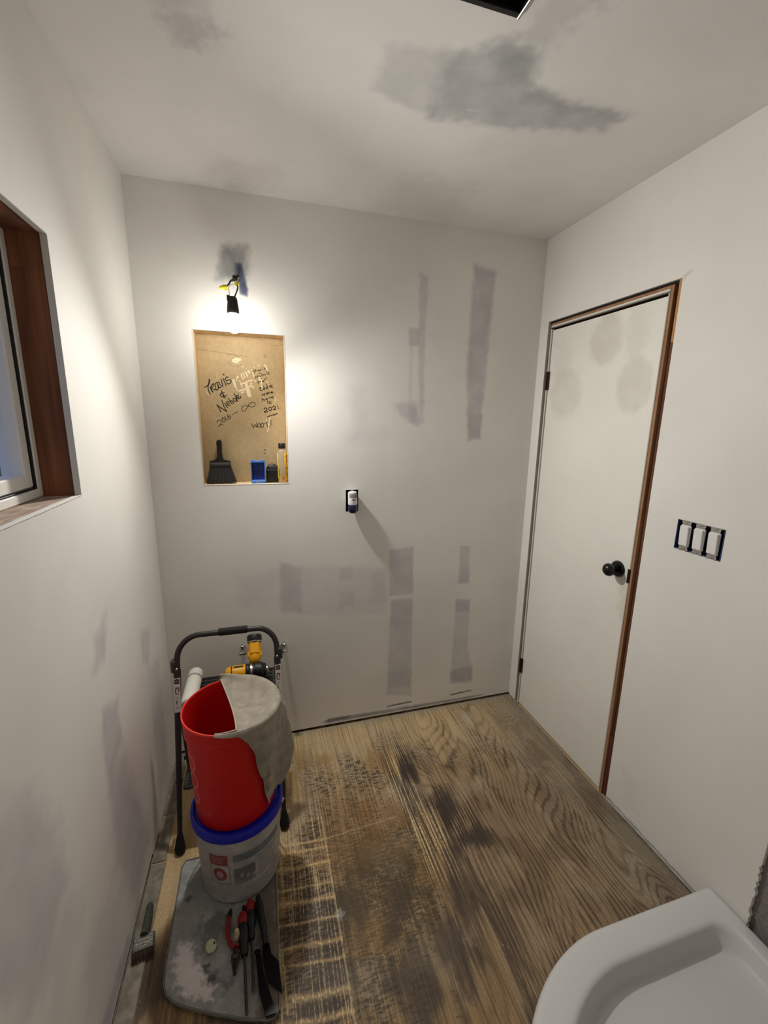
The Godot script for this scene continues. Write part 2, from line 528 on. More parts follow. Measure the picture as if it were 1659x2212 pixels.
# ---------------------------------------------------------------- floor, ceiling
func floor_and_ceiling() -> void:
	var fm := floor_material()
	var mb := Mb.new()
	mb.t = FLOOR
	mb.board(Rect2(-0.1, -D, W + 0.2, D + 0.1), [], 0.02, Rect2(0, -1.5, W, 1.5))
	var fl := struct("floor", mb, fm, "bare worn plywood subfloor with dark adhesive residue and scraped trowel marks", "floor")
	# thin underlayment strips left along the left wall
	var zs := [0.0, 0.34, 0.535, 1.2, 2.55]
	for i in 4:
		var s := Mb.new()
		s.box(Vector3(0.024, 0.002, (zs[i] + zs[i + 1]) / 2), Vector3(0.048 - 0.004 * (i % 2), 0.005, zs[i + 1] - zs[i] - 0.008), 0.0015)
		part(fl, "edge_strip", s, M.strip, "grey weathered strip along the left wall")
	var c := Mb.new()
	c.t = CEIL
	var er := Rect2(-0.1, -0.1, W + 0.2, D + 0.2)
	var base := Color(0.915, 0.905, 0.895)
	var p := Paint.new(560, er, base)
	p.mottle(2.2, 0.035, 4)
	var grey := Color(0.60, 0.615, 0.63)
	p.patch(V2([0.755, 0.65, 0.755, 0.79, 0.93, 0.83, 0.94, 0.60]), grey, 0.36, 0.02, 0.3, 3)
	p.patch(V2([0.90, 0.80, 1.0, 0.89, 1.09, 0.875, 1.145, 0.785, 1.29, 0.765, 1.46, 0.775, 1.44, 0.70, 1.18, 0.632, 0.93, 0.600]), grey, 0.62, 0.028, 0.35, 7)
	p.patch(V2([1.0, 0.86, 1.09, 0.87, 1.14, 0.785, 1.05, 0.77]), Color(0.50, 0.515, 0.53), 0.4, 0.03, 0.35, 8)
	p.patch(V2([1.14, 0.785, 1.29, 0.765, 1.42, 0.77, 1.30, 0.735, 1.15, 0.75]), Color(0.50, 0.51, 0.53), 0.35, 0.022, 0.35, 9)
	p.patch(V2([1.03, 1.05, 1.14, 1.03, 1.11, 0.92, 1.09, 0.87, 1.02, 0.89]), grey, 0.30, 0.04, 0.6, 11)
	p.patch(V2([0.285, 0.76, 0.385, 0.725, 0.37, 0.67, 0.30, 0.65, 0.26, 0.69]), Color(0.66, 0.67, 0.69), 0.5, 0.035, 0.6, 12)
	p.patch(V2([0.25, 0.95, 0.36, 0.95, 0.36, 0.75, 0.27, 0.76]), Color(0.66, 0.67, 0.69), 0.45, 0.04, 0.6, 14)
	p.patch(V2([0.93, 0.30, 1.25, 0.33, 1.25, 0.05, 0.97, 0.04]), Color(0.74, 0.72, 0.69), 0.22, 0.06, 0.4, 15)
	p.patch(V2([0.30, 0.20, 0.55, 0.22, 0.55, 0.06, 0.30, 0.05]), Color(0.74, 0.72, 0.69), 0.22, 0.06, 0.4, 17)
	p.patch(V2([1.02, 0.655, 1.06, 0.662, 1.06, 0.67, 1.02, 0.663]), Color(0.85, 0.85, 0.84), 0.8, 0.004, 0.5, 18)
	c.board(er, [Rect2(0.745, 0.945, 0.254, 0.27)], 0.03, er)
	struct("ceiling", c, painted(p, 0.85), "flat white ceiling with grey sanded patches of joint compound", "ceiling")

func floor_material() -> StandardMaterial3D:
	var w := 1240; var h := 1046
	var g1 := nbytes(w, h, 0.20, 21, 1.0, 60.0, 2)         # fine threads along the length
	var g2 := nbytes(w, h, 0.055, 22, 1.0, 22.0, 3)        # broader grain
	var blot := nbytes(w, h, 0.009, 23, 1.0, 1.4, 4)
	var dash := nbytes(w, h, 0.14, 24, 4.5, 1.0, 2)        # short strokes across
	var fine := nbytes(w, h, 0.22, 25, 1.0, 2.2, 2)
	var stain := nbytes(w, h, 0.0045, 27, 1.0, 1.0, 3)
	var ring := noise(1.0, 31, 2)
	var o := PackedByteArray(); o.resize(w * h * 3)
	var hm := PackedByteArray(); hm.resize(w * h)
	var bars := [0.60, 0.632, 0.69, 0.76, 0.805, 0.865, 0.93, 0.975, 1.05, 1.10, 1.16]
	var dark_a := Color(0.19, 0.145, 0.085)
	var dark_b := Color(0.215, 0.165, 0.125)
	var pale := Color(0.86, 0.75, 0.56)
	for y in h:
		var z := (y + 0.5) / h * 1.5
		var xb := 0.925 + 0.018 * sin(z * 11.0) + 0.01 * sin(z * 37.0)
		for x in w:
			var i := y * w + x
			var X := (x + 0.5) / w * W
			var a := g1[i] / 255.0
			var b := g2[i] / 255.0
			var bl := blot[i] / 255.0
			var da := dash[i] / 255.0
			var fi := fine[i] / 255.0
			var s := stain[i] / 255.0
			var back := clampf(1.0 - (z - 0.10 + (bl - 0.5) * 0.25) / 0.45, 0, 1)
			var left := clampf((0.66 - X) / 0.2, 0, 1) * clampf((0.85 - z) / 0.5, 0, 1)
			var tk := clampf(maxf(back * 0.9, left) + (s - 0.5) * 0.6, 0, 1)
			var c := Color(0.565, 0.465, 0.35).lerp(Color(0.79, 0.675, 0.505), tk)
			c = c.lerp(Color(0.55, 0.505, 0.44), clampf((X - 1.42) / 0.3, 0, 1) * 0.6)
			# grain: broad tone, fine threads
			var calm := smoothstep(0.95, 1.45, X) * 0.5
			c = c.lerp(Color(0.36, 0.275, 0.19), smoothstep(0.46, 0.66, bl) * 0.38 * (1.0 - back))
			c = c.lerp(Color(0.33, 0.25, 0.17), smoothstep(0.50, 0.72, b) * 0.36 * (1.0 - 0.6 * tk) * (1.0 - calm))
			c = c.lerp(Color(0.30, 0.225, 0.15), smoothstep(0.56, 0.74, a) * 0.46 * (1.0 - 0.45 * tk) * (1.0 - calm))
			c = c.lerp(pale, smoothstep(0.58, 0.72, 1.0 - a) * 0.30 * (1.0 - calm))
			# growth rings: contour lines of a long smooth field
			var rk := clampf((X - 0.86) / 0.12, 0, 1)
			var rr := 0.0
			if rk > 0.0:
				var q := X * 42.0 + 10.0 * ring.get_noise_2d(X * 2.3, z * 0.75) + 0.35 * (b - 0.5)
				rr = absf(fposmod(q, 1.0) - 0.5) * 2.0
				rr = smoothstep(0.50, 0.92, rr + (a - 0.5) * 0.5 + (fi - 0.5) * 0.35) * rk
				c = c.lerp(Color(0.27, 0.205, 0.14), rr * (0.34 + 0.42 * smoothstep(0.38, 0.62, bl)) * (1.0 - 0.45 * back))
			# dark adhesive scraped into short strokes on the left half
			var zone := smoothstep(0.10, 0.42, z + (bl - 0.5) * 0.25) * (1.0 - smoothstep(xb - 0.03, xb + 0.06, X + (bl - 0.5) * 0.12))
			zone *= clampf((X - 0.47) / 0.14 + (z - 0.50) * 2.4, 0.0, 1.0)
			zone *= 1.0 - 0.75 * smoothstep(0.88, 1.08, z + (bl - 0.5) * 0.2) * smoothstep(0.66, 0.82, X + (bl - 0.5) * 0.15)
			var dense := smoothstep(0.52, 0.66, z + (bl - 0.5) * 0.1) * (1.0 - 0.55 * smoothstep(0.92, 1.12, z))
			var mixv := 0.50 * da + 0.24 * bl + 0.26 * fi + 0.085 * dense
			var dk := smoothstep(0.50, 0.585, mixv - 0.16 * (1.0 - zone)) * smoothstep(0.0, 0.35, zone)
			dk *= 1.0 - 0.8 * smoothstep(0.55, 0.68, 1.0 - a) * (1.0 - 0.4 * dense)
			c = c.lerp(dark_a, dk * 0.82)
			if X > 0.606 and X < xb + 0.02:
				c = c.lerp(Color(0.36, 0.275, 0.10), 0.55 * dense * smoothstep(0.30, 0.6, bl * 0.6 + fi * 0.4))
				c = c.lerp(Color(0.60, 0.42, 0.22), 0.60 * smoothstep(0.40, 0.62, s * 0.35 + bl * 0.65) * smoothstep(0.35, 0.5, z) * (1.0 - smoothstep(0.62, 0.8, z)))
			# ochre and russet stains soaked into the boards
			c = c.lerp(Color(0.55, 0.40, 0.21), 0.45 * smoothstep(0.48, 0.66, 1.0 - s * 0.5 - bl * 0.5) * (1.0 - smoothstep(0.95, 1.1, X)) * smoothstep(0.05, 0.2, z))
			c = c.lerp(Color(0.76, 0.70, 0.60), 0.40 * smoothstep(0.55, 0.68, bl) * smoothstep(0.45, 0.6, 1.0 - da) * (1.0 - smoothstep(0.3, 0.55, z)))
			# a brown haze of residue running on to the front
			c = c.lerp(dark_b, 0.55 * smoothstep(0.62, 0.95, z) * (1.0 - smoothstep(0.95, 1.3, X)) * smoothstep(0.36, 0.60, bl * 0.7 + b * 0.3))
			# long pale threads in the strip right of the strokes
			var th := smoothstep(0.0, 0.03, X - (xb - 0.02)) * (1.0 - smoothstep(0.10, 0.16, X - xb)) * smoothstep(0.18, 0.34, z) * (1.0 - smoothstep(0.72, 0.95, z))
			if th > 0.0:
				c = c.lerp(dark_b, th * 0.6 * smoothstep(0.42, 0.62, a * 0.7 + bl * 0.4 - 0.02))
				c = c.lerp(pale, th * 0.75 * smoothstep(0.56, 0.68, (1.0 - a) * 0.75 + fi * 0.28))
			# sheet joints and board edges left as pale lines
			if absf(X - 0.608) < 0.0022 and z > 0.50 and fi > 0.30:
				c = c.lerp(pale, 0.6)
			if absf(z - (0.60 - (X - 0.6) * 0.06)) < 0.0022 and X > 0.605 and X < 0.9 and fi > 0.34:
				c = c.lerp(pale, 0.5)
			# pale bars across the left side where ridges were scraped clean
			if X < 0.612 and X > 0.34 and z > 0.5:
				for bz in bars:
					var dz: float = absf(z - (bz + (X - 0.6) * 0.10 + (bl - 0.5) * 0.012))
					var wd := 0.007 + 0.008 * fposmod(bz * 37.0, 1.0)
					if dz < wd:
						c = c.lerp(Color(0.80, 0.66, 0.46), 0.85 * (1.0 - dz / wd) * smoothstep(0.34, 0.5, X + (b - 0.5) * 0.2) * (0.5 + fi))
				c = c.lerp(pale, smoothstep(0.60, 0.72, (1.0 - a) * 0.7 + fi * 0.35) * 0.55)
			# dark blots in the middle
			var q1 := Vector2((X - 1.105) / 0.085, (z - 0.64) / 0.17).length()
			var q2 := Vector2((X - 1.02) / 0.06, (z - 0.36) / 0.12).length()
			var q3 := Vector2((X - 1.13) / 0.12, (z - 0.75) / 0.08).length()
			var bb := maxf(maxf(1.0 - q1, (1.0 - q2) * 0.75), 1.0 - q3) + (bl - 0.5) * 1.6 + (a - 0.5) * 1.1 + (fi - 0.5) * 0.5
			c = c.lerp(Color(0.17, 0.13, 0.105), smoothstep(0.10, 0.75, bb) * 0.75 * smoothstep(1.9, 0.8, minf(q1, minf(q2, q3))))
			# dust, dried mud and specks
			c = c.lerp(Color(0.60, 0.56, 0.53), smoothstep(0.54, 0.75, s) * 0.20)
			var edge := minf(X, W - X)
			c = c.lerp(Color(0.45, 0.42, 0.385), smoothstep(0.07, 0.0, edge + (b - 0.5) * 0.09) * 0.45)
			# bare smooth board, painted paler where bulb light falls between strip and tray
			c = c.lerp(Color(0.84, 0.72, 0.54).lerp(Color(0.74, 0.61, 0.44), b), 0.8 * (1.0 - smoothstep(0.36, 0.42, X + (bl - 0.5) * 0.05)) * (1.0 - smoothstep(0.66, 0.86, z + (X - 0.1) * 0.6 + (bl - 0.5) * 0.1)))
			c = c.lerp(Color(0.62, 0.585, 0.54), smoothstep(0.045, 0.0, z + (bl - 0.5) * 0.06) * 0.55)
			if fi > 0.82 and s > 0.48 and da > 0.58:
				c = c.lerp(Color(0.88, 0.85, 0.80), 0.55)
			if tk > 0.4 and fi < 0.17 and bl > 0.5:
				c = c.lerp(Color(0.22, 0.16, 0.11), 0.6)
			var m := Vector2((X - 1.44) / 0.022, (z - 0.13) / 0.05).length()
			c = c.lerp(Color(0.76, 0.72, 0.70), smoothstep(1.2, 0.4, m + (fi - 0.5) * 1.5) * 0.55)
			m = Vector2((X - 0.615) / 0.018, (z - 0.865) / 0.02).length()
			c = c.lerp(Color(0.76, 0.74, 0.72), smoothstep(1.2, 0.4, m + (fi - 0.5) * 1.5) * 0.6)
			var k := 0.90 + 0.20 * fi
			o[i * 3] = clampi(int(c.r * k * 266), 0, 255); o[i * 3 + 1] = clampi(int(c.g * k * 272), 0, 255); o[i * 3 + 2] = clampi(int(c.b * k * 276), 0, 255)
			hm[i] = clampi(int(125 + 55 * dk - 45 * rr - 40 * (a - 0.5) + 45 * (fi - 0.5)), 0, 255)
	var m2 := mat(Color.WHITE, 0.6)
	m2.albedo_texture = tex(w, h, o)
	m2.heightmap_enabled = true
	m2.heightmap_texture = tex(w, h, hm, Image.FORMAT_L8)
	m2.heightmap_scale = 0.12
	M.strip = grained(mat(Color(0.63, 0.59, 0.53), 0.85), 61, 0.04, 0.78, Vector3(5, 5, 5), 0.02)
	return m2

# ---------------------------------------------------------------- walls
const NX0 := 0.199
const NX1 := 0.551
const NY0 := 1.277
const NY1 := 1.896
const OUTLET := Rect2(0.809, 1.136, 0.060, 0.104)
const SWITCH := Rect2(0.860, 1.148, 0.157, 0.101)
const WZ := 0.715
const WZ1 := 1.325
const WY0 := 1.363
const WY1 := 1.947
const DZ0 := 0.0614
const DZ1 := 0.7413
const DH := 2.0277

func walls() -> void:
	var base := Color(0.915, 0.905, 0.885)
	var mud := Color(0.585, 0.58, 0.625)
	# back wall, local x = x, y = y
	var er := Rect2(0, 0, W, H)
	var p := Paint.new(620, er, base)
	p.mottle(2.0, 0.03, 2)
	var A := func(a: Array, k: float, soft := 0.012, sd := 1, c := mud) -> void: p.patch(V2(a), c, k * (0.72 if c == mud else 1.0), soft, 0.3, sd)
	A.call([1.405, 2.26, 1.515, 2.235, 1.50, 1.93, 1.485, 1.48, 1.418, 1.47, 1.393, 1.80, 1.40, 2.10], 0.62, 0.014, 21)
	A.call([1.418, 1.58, 1.49, 1.60, 1.485, 1.48, 1.42, 1.47], 0.3, 0.008, 22)
	A.call([1.14, 2.20, 1.185, 2.18, 1.175, 1.95, 1.185, 1.55, 1.16, 1.545, 1.148, 1.90], 0.42, 0.010, 23)
	A.call([1.10, 1.965, 1.15, 1.965, 1.15, 1.893, 1.10, 1.89], 0.5, 0.007, 24)
	A.call([1.105, 1.89, 1.12, 1.89, 1.12, 1.62, 1.105, 1.62], 0.2, 0.008, 25)
	A.call([1.03, 1.63, 1.14, 1.65, 1.165, 1.535, 1.10, 1.555], 0.42, 0.016, 26)
	A.call([1.10, 1.62, 1.15, 1.63, 1.15, 1.54, 1.11, 1.56], 0.35, 0.012, 27)
	A.call([0.82, 1.70, 0.90, 1.70, 0.92, 1.50, 0.84, 1.47], 0.18, 0.03, 28)
	A.call([0.80, 1.50, 1.0, 1.52, 1.0, 1.46, 0.80, 1.44], 0.12, 0.03, 29)
	A.call([1.025, 0.935, 1.152, 0.945, 1.158, 0.69, 1.032, 0.69], 0.58, 0.008, 30)
	A.call([1.04, 0.67, 1.158, 0.67, 1.165, 0.10, 1.03, 0.13, 1.035, 0.5], 0.45, 0.010, 31)
	A.call([1.04, 0.66, 1.158, 0.66, 1.158, 0.52, 1.04, 0.52], 0.22, 0.010, 32)
	A.call([1.03, 0.26, 1.165, 0.26, 1.165, 0.16, 1.03, 0.17], 0.28, 0.010, 33)
	A.call([0.94, 0.82, 1.02, 0.84, 1.02, 0.66, 0.94, 0.66], 0.2, 0.02, 34)
	A.call([1.41, 0.93, 1.468, 0.925, 1.474, 0.72, 1.412, 0.722], 0.42, 0.008, 35)
	A.call([1.41, 0.80, 1.47, 0.80, 1.474, 0.72, 1.412, 0.722], 0.25, 0.008, 36)
	A.call([1.403, 0.635, 1.487, 0.62, 1.49, 0.34, 1.528, 0.19, 1.527, 0.115, 1.395, 0.14, 1.398, 0.24], 0.38, 0.009, 37)
	A.call([1.403, 0.635, 1.487, 0.625, 1.487, 0.56, 1.403, 0.56], 0.42, 0.008, 38)
	A.call([1.395, 0.215, 1.528, 0.225, 1.528, 0.13, 1.395, 0.135], 0.55, 0.009, 39)
	A.call([0.50, 0.91, 0.598, 0.88, 0.592, 0.65, 0.495, 0.67], 0.5, 0.012, 40)
	A.call([0.30, 0.88, 0.50, 0.87, 0.50, 0.70, 0.32, 0.72], 0.2, 0.04, 41)
	A.call([0.596, 0.89, 1.02, 0.84, 1.02, 0.60, 0.59, 0.64], 0.2, 0.02, 42)
	A.call([0.78, 0.86, 0.84, 0.86, 0.84, 0.80, 0.78, 0.80], 0.3, 0.015, 43)
	A.call([0.77, 0.74, 0.85, 0.74, 0.85, 0.66, 0.77, 0.66], 0.25, 0.02, 44)
	A.call([0.325, 2.205, 0.425, 2.215, 0.42, 2.105, 0.30, 2.09], 0.8, 0.022, 45, Color(0.50, 0.51, 0.51))
	var bl := Color(0.27, 0.295, 0.40)
	A.call([0.372, 2.150, 0.395, 2.152, 0.405, 2.11, 0.415, 2.06, 0.41, 2.035, 0.385, 2.04, 0.375, 2.10], 1.0, 0.007, 46, bl)
	A.call([0.385, 2.115, 0.405, 2.11, 0.41, 2.04, 0.39, 2.05], 0.4, 0.006, 47, bl)
	# dark drag marks just above the floor
	A.call([1.03, 0.055, 1.17, 0.060, 1.17, 0.068, 1.03, 0.062], 0.85, 0.003, 48, Color(0.28, 0.27, 0.28))
	A.call([1.40, 0.058, 1.53, 0.065, 1.53, 0.072, 1.40, 0.066], 0.8, 0.003, 49, Color(0.28, 0.27, 0.28))
	A.call([0.70, 0.022, 1.55, 0.020, 1.62, 0.030, 1.0, 0.040, 0.72, 0.046], 0.55, 0.006, 50, Color(0.34, 0.34, 0.38))
	A.call([0.68, 0.03, 0.80, 0.03, 0.84, 0.045, 0.72, 0.048], 0.6, 0.005, 51, Color(0.36, 0.36, 0.40))
	var mb := Mb.new()
	mb.board(Rect2(0, 0.014, W, H - 0.014), [Rect2(NX0, NY0, NX1 - NX0, NY1 - NY0), OUTLET], TH, er)
	var bw := struct("wall_back", mb, painted(p), "white painted drywall end wall with grey mud patches, niche and outlet cutouts", "wall")
	var s: Mb
	for q in [[H / 2, -0.15, 0.3, H + 0.2, 0.1], [0.03, -0.06, 0.2, 0.06, 0.09], [H, -0.06, 0.2, 0.06, 0.09]]:
		s = Mb.new()
		s.box(Vector3(W / 2, q[0], q[1]), Vector3(W + q[2], q[3], q[4]))
		part(bw, "stud", s, M.dark_gap)
	# left wall, local x = -z
	var el := Rect2(-D, 0, D, H)
	var pl := Paint.new(620, el, base)
	pl.mottle(2.0, 0.03, 5)
	var B := func(a: Array, k: float, soft := 0.03, sd := 1) -> void:
		var q := []
		for i in range(0, a.size(), 2): q.append_array([-a[i], a[i + 1]])
		pl.patch(V2(q), mud, k * 0.8, soft, 0.45, sd, 8.0)
	B.call([0.745, 0.995, 0.64, 1.02, 0.70, 0.90, 0.79, 0.92], 0.42, 0.022, 61)
	B.call([0.77, 0.79, 0.645, 0.745, 0.655, 0.60, 0.775, 0.56, 0.795, 0.67], 0.5, 0.025, 62)
	B.call([0.35, 0.82, 0.235, 0.76, 0.31, 0.65, 0.375, 0.70], 0.32, 0.02, 63)
	B.call([1.30, 0.96, 1.13, 0.90, 1.04, 0.745, 1.06, 0.60, 1.20, 0.5, 1.32, 0.66], 0.42, 0.04, 64)
	B.call([1.18, 0.62, 1.05, 0.60, 1.02, 0.45, 1.17, 0.40], 0.25, 0.05, 65)
	B.call([0.80, 0.56, 0.66, 0.58, 0.50, 0.10, 0.70, 0.05, 0.80, 0.26], 0.42, 0.04, 66)
	B.call([0.32, 0.62, 0.16, 0.60, 0.18, 0.10, 0.36, 0.08], 0.30, 0.03, 67)
	B.call([1.05, 0.35, 0.85, 0.35, 0.85, 0.04, 1.05, 0.04], 0.25, 0.05, 68)
	B.call([0.98, 0.10, 0.80, 0.07, 0.80, 0.02, 1.4, 0.02, 1.4, 0.09], 0.6, 0.02, 69)
	mb = Mb.new()
	mb.t = LEFT
	mb.board(Rect2(-0.5, 0.006, 0.5, H - 0.006), [], TH, el)
	mb.board(Rect2(-D, 0.022, D - 0.5, H - 0.022), [Rect2(-WZ1, WY0, WZ1 - WZ, WY1 - WY0)], TH, el)
	var lw := struct("wall_left", mb, painted(pl), "white painted drywall side wall with sanded mud patches and a window opening", "wall")
	s = Mb.new()
	s.t = LEFT
	# outer sheathing with the window opening left free
	s.t = LEFT * Transform3D(Basis(), Vector3(0, 0, -0.11))
	s.board(Rect2(-D - 0.2, -0.1, D + 0.4, H + 0.2), [Rect2(-WZ1 - 0.02, WY0 - 0.02, WZ1 - WZ + 0.04, WY1 - WY0 + 0.04)], 0.06, el)
	part(lw, "sheathing", s, M.dark_gap)
	for y in [0.03, H]:
		s = Mb.new()
		s.box(Vector3(-0.06, y, D / 2), Vector3(0.09, 0.06, D + 0.2))
		part(lw, "stud", s, M.dark_gap)
	# right wall, local x = z
	var rr := Rect2(0, 0, D, H)
	var pr := Paint.new(620, rr, base)
	pr.mottle(2.0, 0.025, 7)
	pr.patch(V2([0.80, 0.20, 0.90, 0.22, 0.90, 0.08, 0.80, 0.07]), mud, 0.10, 0.04, 0.4, 71)
	pr.patch(V2([0.74, 0.022, 1.2, 0.022, 1.2, 0.012, 0.74, 0.012]), Color(0.42, 0.42, 0.46), 0.7, 0.006, 0.6, 72)
	pr.patch(V2([0.742, 2.03, 0.775, 2.045, 0.775, 2.042, 0.745, 2.02]), mud, 0.4, 0.006, 0.6, 73)
	mb = Mb.new()
	mb.t = RIGHT
	mb.board(Rect2(0, 0.006, 1.268, H - 0.006), [Rect2(DZ0, -0.1, DZ1 - DZ0, DH + 0.1), SWITCH], TH, rr)
	# the drywall ends in a ragged cut beside the shower
	var rag_edge := PackedVector2Array()
	rag_edge.append(Vector2(1.268, H)); rag_edge.append(Vector2(1.268, 0.006))
	var rng := RandomNumberGenerator.new()
	rng.seed = 5
	var yy := 0.006
	while yy < H:
		rag_edge.append(Vector2(1.2775 + rng.randf() * (0.007 if yy < 0.3 else 0.003) + (0.004 if yy > 0.3 else 0.0), yy))
		yy += 0.005 + rng.randf() * 0.010
	rag_edge.append(Vector2(1.284, H))
	mb.slab(rag_edge, -TH, 0.0, 0.0, rr)
	var rw := struct("wall_right", mb, painted(pr), "white painted drywall side wall with a door opening, ending in a ragged cut edge", "wall")
	for q in [[DZ0 / 2 - 0.06, H / 2, -0.06, DZ0 + 0.1, H, 0.09], [DZ1 + 0.045, DH / 2, -0.06, 0.06, DH, 0.09], [(DZ0 + DZ1) / 2, DH + 0.06, -0.06, DZ1 - DZ0 + 0.1, 0.10, 0.09], [D / 2, 0.01, -0.065, D, 0.05, 0.09], [D / 2, H, -0.06, D, 0.06, 0.09], [D / 2, H / 2, -0.16, D + 0.3, H + 0.2, 0.10]]:
		s = Mb.new()
		s.t = RIGHT
		s.box(Vector3(q[0], q[1], q[2]), Vector3(q[3], q[4], q[5]))
		part(rw, "stud", s, M.old_wood)
	s = Mb.new()
	s.t = RIGHT
	s.box(Vector3(1.275 + 0.67, H / 2, -TH - 0.008), Vector3(1.35, H, 0.012))
	part(rw, "cement_board", s, grained(mat(Color(0.56, 0.525, 0.51), 0.95), 62, 0.06, 0.85, Vector3(6, 6, 6), 0.01), "dark grey bare backer board beside the shower")
	# wall behind the camera
	s = Mb.new()
	s.box(Vector3(W / 2, H / 2, D + 0.05), Vector3(W + 0.3, H + 0.2, 0.1))
	struct("wall_front", s, mat(base, 0.8), "plain white painted wall behind the viewer", "wall")
	# torn paper and plaster lip around the niche
	lip(bw, Rect2(NX0, NY0, NX1 - NX0, NY1 - NY0), BACK, 9)

# a ragged white lip of plaster around a cutout, standing a hair proud of the wall
func lip(parent: Node, r: Rect2, t: Transform3D, sd: int) -> void:
	var rng := RandomNumberGenerator.new()
	rng.seed = sd
	var mb := Mb.new()
	mb.t = t
	var corners := [r.position, Vector2(r.end.x, r.position.y), r.end, Vector2(r.position.x, r.end.y)]
	for e in 4:
		var a: Vector2 = corners[e]
		var b: Vector2 = corners[(e + 1) % 4]
		var n := int(a.distance_to(b) / 0.012)
		var d := (b - a).normalized()
		var outw := Vector2(d.y, -d.x)
		var last := 0.002
		for i in n:
			var p := a.lerp(b, float(i) / n)
			var q := a.lerp(b, float(i + 1) / n)
			var nw := 0.0008 + rng.randf() * 0.0022
			var p1 := p + outw * last
			var q1 := q + outw * nw
			var z := 0.0012
			mb.quad(Vector3(p.x, p.y, z), Vector3(p1.x, p1.y, 0.0003), Vector3(q1.x, q1.y, 0.0003), Vector3(q.x, q.y, z))
			var pi := p - outw * 0.0009
			var qi := q - outw * 0.0009
			mb.quad(Vector3(q.x, q.y, z), Vector3(p.x, p.y, z), Vector3(pi.x, pi.y, z * 0.5), Vector3(qi.x, qi.y, z * 0.5))
			mb.quad(Vector3(qi.x, qi.y, -TH), Vector3(pi.x, pi.y, -TH), Vector3(pi.x, pi.y, z * 0.5), Vector3(qi.x, qi.y, z * 0.5))
			last = nw
	part(parent, "plaster_edge", mb, M.white_edge)

# ---------------------------------------------------------------- window
func window() -> void:
	var root := Node3D.new()
	root.name = "window_1"
	add_child(root)
	root.set_meta("kind", "structure")
	root.set_meta("label", "white vinyl window set deep in raw brown wood framing in the left wall")
	root.set_meta("category", "window")
	var zc := (WZ + WZ1) / 2
	var yc := (WY0 + WY1) / 2
	var dz := WZ1 - WZ
	var dy := WY1 - WY0
	# rough wooden jambs around the opening
	for i in 4:
		var mb := Mb.new()
		var x := -0.0705
		var dep := 0.115
		if i == 0: mb.box(Vector3(x, yc, WZ - 0.009), Vector3(dep, dy + 0.04, 0.018), 0.002)
		if i == 1: mb.box(Vector3(x, yc, WZ1 + 0.009), Vector3(dep, dy + 0.04, 0.018), 0.002)
		if i == 2: mb.box(Vector3(x, WY1 + 0.009, zc), Vector3(dep, 0.018, dz), 0.002)
		if i == 3: mb.box(Vector3(x, WY0 - 0.009, zc), Vector3(dep, 0.018, dz), 0.002)
		var mm: Material = M.window_wood
		if i == 3: mm = M.sill
		part(root, "sill_board" if i == 3 else "jamb_board", mb, mm)
	# vinyl frame
	var fx := -0.105
	var fw := 0.022
	var mb := Mb.new()
	ring_frame(mb, fx, 0.055, WZ, WZ1, WY0, WY1, fw)
	part(root, "window_frame", mb, M.vinyl)
	# black weather strip in the groove between frame and sash
	mb = Mb.new()
	ring_frame(mb, fx + 0.003, 0.045, WZ + fw - 0.001, WZ1 - fw + 0.001, WY0 + fw - 0.001, WY1 - fw + 0.001, 0.005)
	part(root, "weather_strip", mb, M.black)
	mb = Mb.new()
	ring_frame(mb, fx - 0.002, 0.045, WZ + fw + 0.004, WZ1 - fw - 0.004, WY0 + fw + 0.004, WY1 - fw - 0.004, 0.032)
	part(root, "window_sash", mb, M.vinyl)
	mb = Mb.new()
	mb.box(Vector3(-0.112, yc, zc), Vector3(0.006, dy - 0.1, dz - 0.1))
	part(root, "window_pane", mb, M.glass)
	# ragged plaster edge along the cutout
	lip(root, Rect2(-WZ1, WY0, dz, dy), LEFT, 19)

func ring_frame(mb: Mb, x: float, dep: float, z0: float, z1: float, y0: float, y1: float, w: float) -> void:
	var c := minf(0.003, w * 0.3)
	mb.box(Vector3(x, (y0 + y1) / 2, z0 + w / 2), Vector3(dep, y1 - y0, w), c)
	mb.box(Vector3(x, (y0 + y1) / 2, z1 - w / 2), Vector3(dep, y1 - y0, w), c)
	mb.box(Vector3(x, y0 + w / 2, (z0 + z1) / 2), Vector3(dep, w, z1 - z0 - 2 * w), c)
	mb.box(Vector3(x, y1 - w / 2, (z0 + z1) / 2), Vector3(dep, w, z1 - z0 - 2 * w), c)

